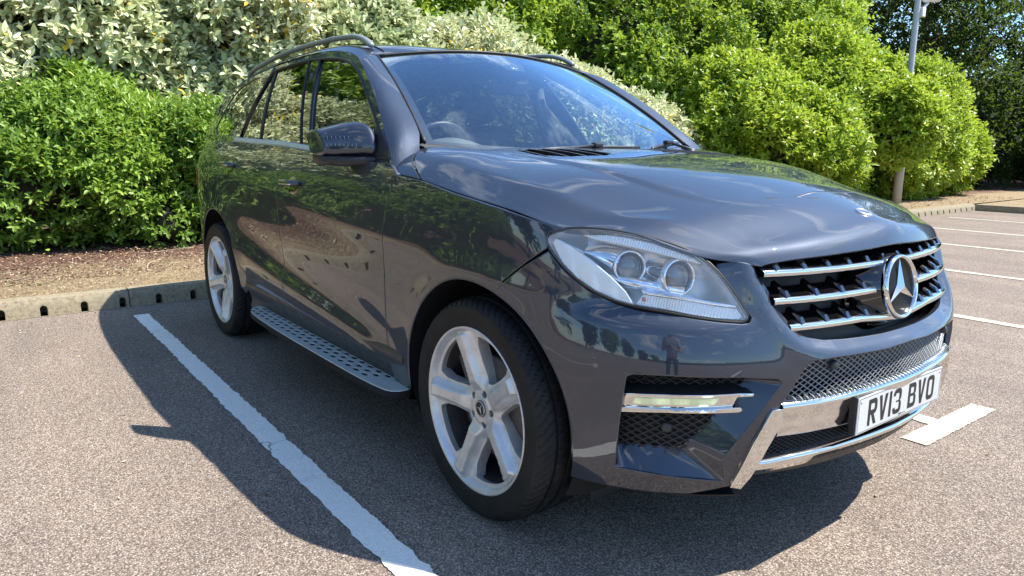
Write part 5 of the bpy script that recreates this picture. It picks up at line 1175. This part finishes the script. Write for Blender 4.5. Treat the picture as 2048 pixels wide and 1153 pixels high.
# silver-leaved hedge above and behind them
shrub('silver_leaved_shrub','pale silver-leaved shrub at the upper left, with a few yellow leaves','shrub','silver-leaved shrubs',[(-9.2,-3.2,2.2,1.6,1.8,1.7),(-9.2,-1.0,2.35,1.5,1.5,1.5),(-8.6,-2.4,1.6,1.2,1.6,1.1)],31,ntw=8500,per=8,L=.112,W=.058,mat='leaf_silver',tw=.17,rough=.18,tmean=.58,up=.35)
shrub('silver_leaved_shrub','pale silver-leaved shrub rising directly behind the car roof','shrub','silver-leaved shrubs',[(-8.9,1.1,2.35,1.4,1.5,1.45),(-8.7,2.6,2.15,1.3,1.3,1.35),(-8.6,.6,1.5,1.1,1.2,.9)],32,ntw=8500,per=8,L=.112,W=.058,mat='leaf_silver',tw=.17,rough=.18,tmean=.58,up=.35)
shrub('silver_leaved_shrub','pale silver-leaved shrub sloping down to the right beyond the windscreen','shrub','silver-leaved shrubs',[(-8.3,4.4,1.75,1.2,1.4,1.35),(-7.9,5.9,1.55,1.1,1.3,1.1),(-7.4,7.3,1.05,1.0,1.2,.95),(-7.0,8.4,.65,.8,.9,.65)],33,ntw=9500,per=8,L=.105,W=.055,mat='leaf_silver',tw=.17,rough=.20,tmean=.60,up=.35)
# tall bright green growth behind
shrub('tall_hedge','tall bright green hedge seen above the silver-leaved shrub at top left','hedge','bright green hedges',[(-12.2,-3.2,3.4,1.8,2.4,2.6),(-12.2,.2,3.3,1.8,2.2,2.6)],41,ntw=7000,per=7,L=.11,W=.06,mat='leaf_bright',tw=.22,zmin=1.5)
shrub('tall_hedge','tall bright green hedge above the car roof and windscreen','hedge','bright green hedges',[(-11.6,3.6,3.1,1.8,2.2,2.7),(-11.2,6.9,2.9,1.9,2.0,2.7),(-10.6,5.2,1.9,1.3,1.9,1.7)],42,ntw=12000,per=7,L=.115,W=.062,mat='leaf_bright',tw=.2,zmin=.6)
shrub('tall_hedge','tall green hedge with deep dark hollows, left of the round bush','hedge','bright green hedges',[(-9.9,9.6,2.6,1.8,2.0,2.7),(-8.6,9.4,1.5,1.3,1.5,1.5),(-10.6,12.2,3.3,2.1,2.2,3.0),(-8.9,11.3,2.0,1.4,1.6,1.9)],43,ntw=12000,per=7,L=.115,W=.062,mat='leaf_bright',tw=.2,zmin=.3,rough=.28,tmean=.34,hollow=-.05)
shrub('tall_hedge','tall yellow-green hedge crown behind the lamp column','hedge','bright green hedges',[(-10.5,15.3,4.2,2.4,2.4,3.2),(-9.0,14.2,3.1,1.8,1.8,2.2)],44,ntw=13000,per=7,L=.10,W=.06,mat='leaf_bright',tw=.24,zmin=.6,tmean=.55)
# rounded bushes on the right
shrub('round_bush','large rounded bright green bush in front of the lamp column','bush','rounded bushes at the right',[(-5.9,9.6,1.15,1.25,1.55,1.25),(-6.3,11.0,1.75,1.35,1.45,1.55),(-5.85,10.6,.95,1.0,1.1,.95),(-7.0,9.9,1.7,1.4,1.5,1.2),(-4.98,12.05,1.72,.70,.85,.72)],51,ntw=13000,per=8,L=.095,W=.050,mat='leaf_round',tw=.15,rough=.20,tmean=.5,core=.76)
shrub('round_bush','rounded bright green bush to the right of the lamp column','bush','rounded bushes at the right',[(-6.3,14.6,1.25,1.35,1.6,1.35),(-6.8,15.7,1.75,1.4,1.5,1.55),(-6.5,16.7,1.1,1.2,1.2,1.05),(-7.2,14.2,1.9,1.3,1.4,1.45)],52,ntw=13000,per=8,L=.10,W=.052,mat='leaf_round',tw=.16,rough=.20,tmean=.5,core=.76)
# trees
def tree(name,label,cat,group,x,y,h,blobs,seed,trunk=.16,**kw):
    e=empty(name,(0,0,0),label=label,cat=cat,group=group); r=np.random.RandomState(seed)
    foliage('crown',blobs,seed=seed,parent=e,**kw); mb=MB(); t=np.linspace(0,1,8)[:,None]; top=np.array([x+.3,y+.2,h*.8]); P=np.array([x,y,0.])+(top-np.array([x,y,0.]))*t+r.randn(8,3)*.05*t; mb.tube(P,np.linspace(trunk,trunk*.3,8),10)
    for b in blobs:
        for i in range(3): 
            k=r.randint(2,6); q=P[k]; e2=np.array(b[:3])+r.randn(3)*np.array(b[3:6])*.4; t2=np.linspace(0,1,6)[:,None]; mb.tube(q+(e2-q)*t2+r.randn(6,3)*.06,np.linspace(trunk*.42,.012,6),6)
    mb.obj('trunk',['bark'],e); return e
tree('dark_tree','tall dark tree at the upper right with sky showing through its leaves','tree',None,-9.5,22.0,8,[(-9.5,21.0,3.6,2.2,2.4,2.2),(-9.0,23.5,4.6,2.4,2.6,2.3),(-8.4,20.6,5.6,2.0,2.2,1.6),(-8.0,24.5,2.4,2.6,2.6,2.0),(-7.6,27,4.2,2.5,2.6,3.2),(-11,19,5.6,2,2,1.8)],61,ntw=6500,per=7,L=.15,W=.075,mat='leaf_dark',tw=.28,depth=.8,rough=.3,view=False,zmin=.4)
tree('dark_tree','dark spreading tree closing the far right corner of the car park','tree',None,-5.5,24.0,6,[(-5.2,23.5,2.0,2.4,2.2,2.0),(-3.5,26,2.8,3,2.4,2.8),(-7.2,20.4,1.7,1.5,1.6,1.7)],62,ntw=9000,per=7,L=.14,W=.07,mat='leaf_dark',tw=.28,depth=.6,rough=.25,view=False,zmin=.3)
core_mesh([(-8,31,1.2,7,3,2.2)],1.0,5,'far_wood',None,'dark_core')['kind']='stuff'
# the rest of the hedge and the trees round the car park, seen in the paintwork
for i,(y,h) in enumerate([(-6.6,1.0),(-9.8,1.1),(-13.2,1.0)]):
    shrub('leafy_shrub',['low green shrub further left along the kerb, first beyond the view','low green shrub further left along the kerb, second beyond the view','low green shrub further left along the kerb, farthest of the row'][i],'shrub','green shrubs behind the kerb',[(-7.6,y,h,1.3,1.9,1.05)],71+i,ntw=2600,per=7,L=.10,W=.045,mat='leaf_shrub',tw=.18,view=False,st=0)
    shrub('silver_leaved_shrub',['silver-leaved shrub further left behind the first hidden green shrub','silver-leaved shrub further left behind the second hidden green shrub','silver-leaved shrub further left behind the farthest green shrub'][i],'shrub','silver-leaved shrubs',[(-9.3,y,2.2,1.5,2.0,1.5)],81+i,ntw=1700,per=7,L=.15,W=.075,mat='leaf_silver',tw=.22,view=False,st=0)
tr_=[(-11.5,-7,7.5),(-11,-12,8.5),(-10,-17,8),(-12,-2.5,7.2),(-7,-22,8.5),(-1,-27,8),(6,-33,8),(14,-40,8),(24,-47,8),(36,-55,8)]
nm_=['first','second','third','fourth','fifth','sixth','seventh','eighth','ninth','tenth']
for i,(x,y,h) in enumerate(tr_):
    r=np.random.RandomState(200+i); bl=[(x+r.uniform(-1,1),y+r.uniform(-1.6,1.6),h*f,1.9,2.3,h*.20) for f in (.32,.5,.66,.82)]+[(x+r.uniform(-1.4,1.4),y+r.uniform(-2.4,2.4),h*.55,1.7,2.0,h*.25)]
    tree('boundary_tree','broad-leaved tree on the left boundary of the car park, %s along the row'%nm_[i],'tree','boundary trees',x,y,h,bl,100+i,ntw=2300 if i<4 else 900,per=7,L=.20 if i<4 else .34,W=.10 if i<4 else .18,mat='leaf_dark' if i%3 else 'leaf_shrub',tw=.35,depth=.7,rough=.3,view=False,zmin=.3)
mb=MB(); r=np.random.RandomState(9); th=np.linspace(-1.15,1.62,220); 
H_=3.0+1.3*np.convolve(r.rand(228),np.ones(9)/9,'valid')[:220]+1.2*r.rand(220)**3; Rr_=85+6*np.sin(th*5)
P=[[(Rr_[i]*math.cos(t)*(1+k*.02),Rr_[i]*math.sin(t)*(1+k*.02),z) for i,t in enumerate(th)] for k,z in ((0,-.02),)]+[[(Rr_[i]*math.cos(t)*1.01,Rr_[i]*math.sin(t)*1.01,H_[i]) for i,t in enumerate(th)]]+[[(Rr_[i]*math.cos(t)*1.08,Rr_[i]*math.sin(t)*1.08,-.02) for i,t in enumerate(th)]]
mb.grid(P); speck('far_green',(.030,.055,.020),.9,amp=.5,scale=.8); mb.obj('distant_treeline',['far_green'],kind='stuff')
# ------------------------------------------------------------------ lamp column with camera
speck('galvanised',(.42,.43,.44),.45,.25,amp=.12,scale=14,bump=.1)
simple('camera_white',(.72,.73,.74),.4)
lc=empty('lamp_column',(-5.22,12.9,.1),label='grey steel lamp column between the two round bushes, carrying a white camera',cat='lamp post')
mb=MB(); mb.lathe([(.0,0),(.085,0),(.085,1.15),(.075,1.22),(.060,1.28),(.055,4.5),(.048,8.2),(0,8.2)],(0,0,0),'z',n=28); mb.obj('pole',['galvanised'],lc)
mb=MB(); mb.box((.03,.10,3.72),(.14,.13,.18),bev=.012); mb.tube([(.02,.12,3.74),(.05,.20,3.84),(.07,.27,3.90)],.025,10); mb.obj('camera_bracket',['camera_white'],lc)
d=np.array([.16,.95,.12]); d/=np.linalg.norm(d); c=np.array([.05,.19,3.97]); mb=MB(); P=np.array([c-d*.05,c-d*.02,c+d*.32,c+d*.40,c+d*.405]); mb.tube(P,[.03,.055,.068,.070,.055],20); mb.obj('camera',['camera_white'],lc)
for m in (-1,1):
    mb=MB(); mb.tube([(0,0,8.0),(0,.3*m,8.25),(0,1.0*m,8.35)],[.04,.035,.03],10); mb.obj('arm',['galvanised'],lc)
    mb=MB(); mb.box((0,1.35*m,8.36),(.26,.75,.12),bev=.03); mb.obj('lamp_head',['camera_white'],lc)
# litter under the trees
simple('paper_white',(.72,.76,.82),.6)
mb=MB(); r=np.random.RandomState(4); u,v=np.meshgrid(np.linspace(-.16,.16,9),np.linspace(-.10,.10,7),indexing='ij'); mb.grid(np.stack([-6.9+u,22.6+v*1.3,.22+.06*r.rand(9,7)],-1),smooth=False); mb.obj('litter',['paper_white'],label='crumpled white paper lying in the shade under the dark trees',cat='litter')
# ------------------------------------------------------------------ the photographer, standing behind the camera
simple('skin',(.50,.30,.22),.5); simple('shirt_grey',(.42,.43,.45),.8); simple('trousers_dark',(.035,.038,.05),.8); simple('shoe_dark',(.03,.03,.03),.5); simple('hair_dark',(.05,.035,.025),.7)
man=empty('person',(2.30,-2.52,0),label='person in a light grey T-shirt and dark trousers holding a phone in both hands',cat='person'); man.rotation_euler=(0,0,2.498-math.pi/2)
def skinned(name,verts,edges,radii,mat,parent,lev=2):
    me=bpy.data.meshes.new(name); me.from_pydata(verts,edges,[]); o=link(name,me,parent,[mat]); md=o.modifiers.new('skin','SKIN'); md.use_smooth_shade=True
    sv=me.skin_vertices[0].data
    for i,r in enumerate(radii): sv[i].radius=(r,r*.82) if not isinstance(r,tuple) else r; 
    sv[0].use_root=True; ss=o.modifiers.new('sub','SUBSURF'); ss.levels=lev; ss.render_levels=lev; return o
# local axes: +y faces the car, x to the person's right... hips at 0.93
V=[(0,0,.95),(0,0,1.10),(0,0,1.26),(0,-.01,1.40),(0,0,1.50),(0,.01,1.56),(0,.02,1.66),(0,.02,1.75),
 (-.10,0,.90),(-.11,.02,.50),(-.12,-.01,.09),(-.13,.12,.04),(.10,0,.90),(.11,.02,.50),(.12,-.01,.09),(.13,.12,.04),
 (-.18,-.01,1.42),(-.25,.05,1.17),(-.12,.27,1.20),(-.07,.31,1.22),(.18,-.01,1.42),(.25,.05,1.17),(.12,.27,1.20),(.07,.31,1.22)]
E_=[(0,1),(1,2),(2,3),(3,4),(4,5),(5,6),(6,7),(0,8),(8,9),(9,10),(10,11),(0,12),(12,13),(13,14),(14,15),(3,16),(16,17),(17,18),(18,19),(3,20),(20,21),(21,22),(22,23)]
Rr=[(.15,.10),(.14,.10),(.16,.11),(.15,.10),(.06,.06),(.058,.06),(.085,.10),(.06,.07),.09,.058,.042,.035,.09,.058,.042,.035,.06,.044,.030,.026,.06,.044,.030,.026]
# fingers close round the phone
for m,w_i in ((-1,19),(1,23)):
    for k in range(4):
        a=len(V); z=1.250-k*.018; V+=[(m*.066,.33,z),(m*.048,.352,z),(m*.028,.350,z)]; E_+=[(w_i,a),(a,a+1),(a+1,a+2)]; Rr+=[.0095,.0085,.0075]
    a=len(V); V+=[(m*.058,.315,1.245),(m*.040,.318,1.262)]; E_+=[(w_i,a),(a,a+1)]; Rr+=[.011,.009]
skinned('body',V,E_,Rr,'skin',man)
skinned('shirt',[(0,0,1.02),(0,0,1.14),(0,0,1.27),(0,-.01,1.40),(0,0,1.47),(-.18,-.01,1.42),(-.235,.03,1.25),(.18,-.01,1.42),(.235,.03,1.25)],[(0,1),(1,2),(2,3),(3,4),(3,5),(5,6),(3,7),(7,8)],[(.165,.125),(.16,.12),(.18,.13),(.17,.12),(.08,.08),.078,.064,.078,.064],'shirt_grey',man)
skinned('trousers',[(0,0,1.0),(0,0,.93),(-.10,0,.87),(-.11,.02,.50),(-.12,-.01,.12),(.10,0,.87),(.11,.02,.50),(.12,-.01,.12)],[(0,1),(1,2),(2,3),(3,4),(1,5),(5,6),(6,7)],[(.165,.125),(.17,.13),.108,.078,.066,.108,.078,.066],'trousers_dark',man)
for m in (-1,1): skinned('shoe',[(m*.12,-.06,.045),(m*.125,.04,.045),(m*.13,.16,.035)],[(0,1),(1,2)],[.045,.048,.038],'shoe_dark',man)
mb=MB(); u=np.linspace(0,1.75,9); v=np.linspace(0,2*np.pi,20,endpoint=False); mb.grid([[(.088*math.sin(a)*math.cos(b)*1.02,.005+.108*math.sin(a)*math.sin(b),1.70+.082*math.cos(a)+.0) for b in v] for a in u],wrap=True); mb.obj('hair',['hair_dark'],man)
mb=MB(); mb.box((0,.128,1.675),(.030,.030,.045),bev=.012); mb.obj('nose',['skin'],man)
ph=link('phone',None); 
bpy.data.objects.remove(ph)
mb=MB(); mb.box((0,0,0),(.150,.008,.072),bev=.003); p_=mb.obj('phone',['gloss_black'],label='black phone held level in the hands of the person',cat='phone'); p_.location=Vector((2.30,-2.52,0))+Matrix.Rotation(2.498-math.pi/2,3,'Z')@Vector((0,.338,1.222)); p_.rotation_euler=(0,0,2.498-math.pi/2)
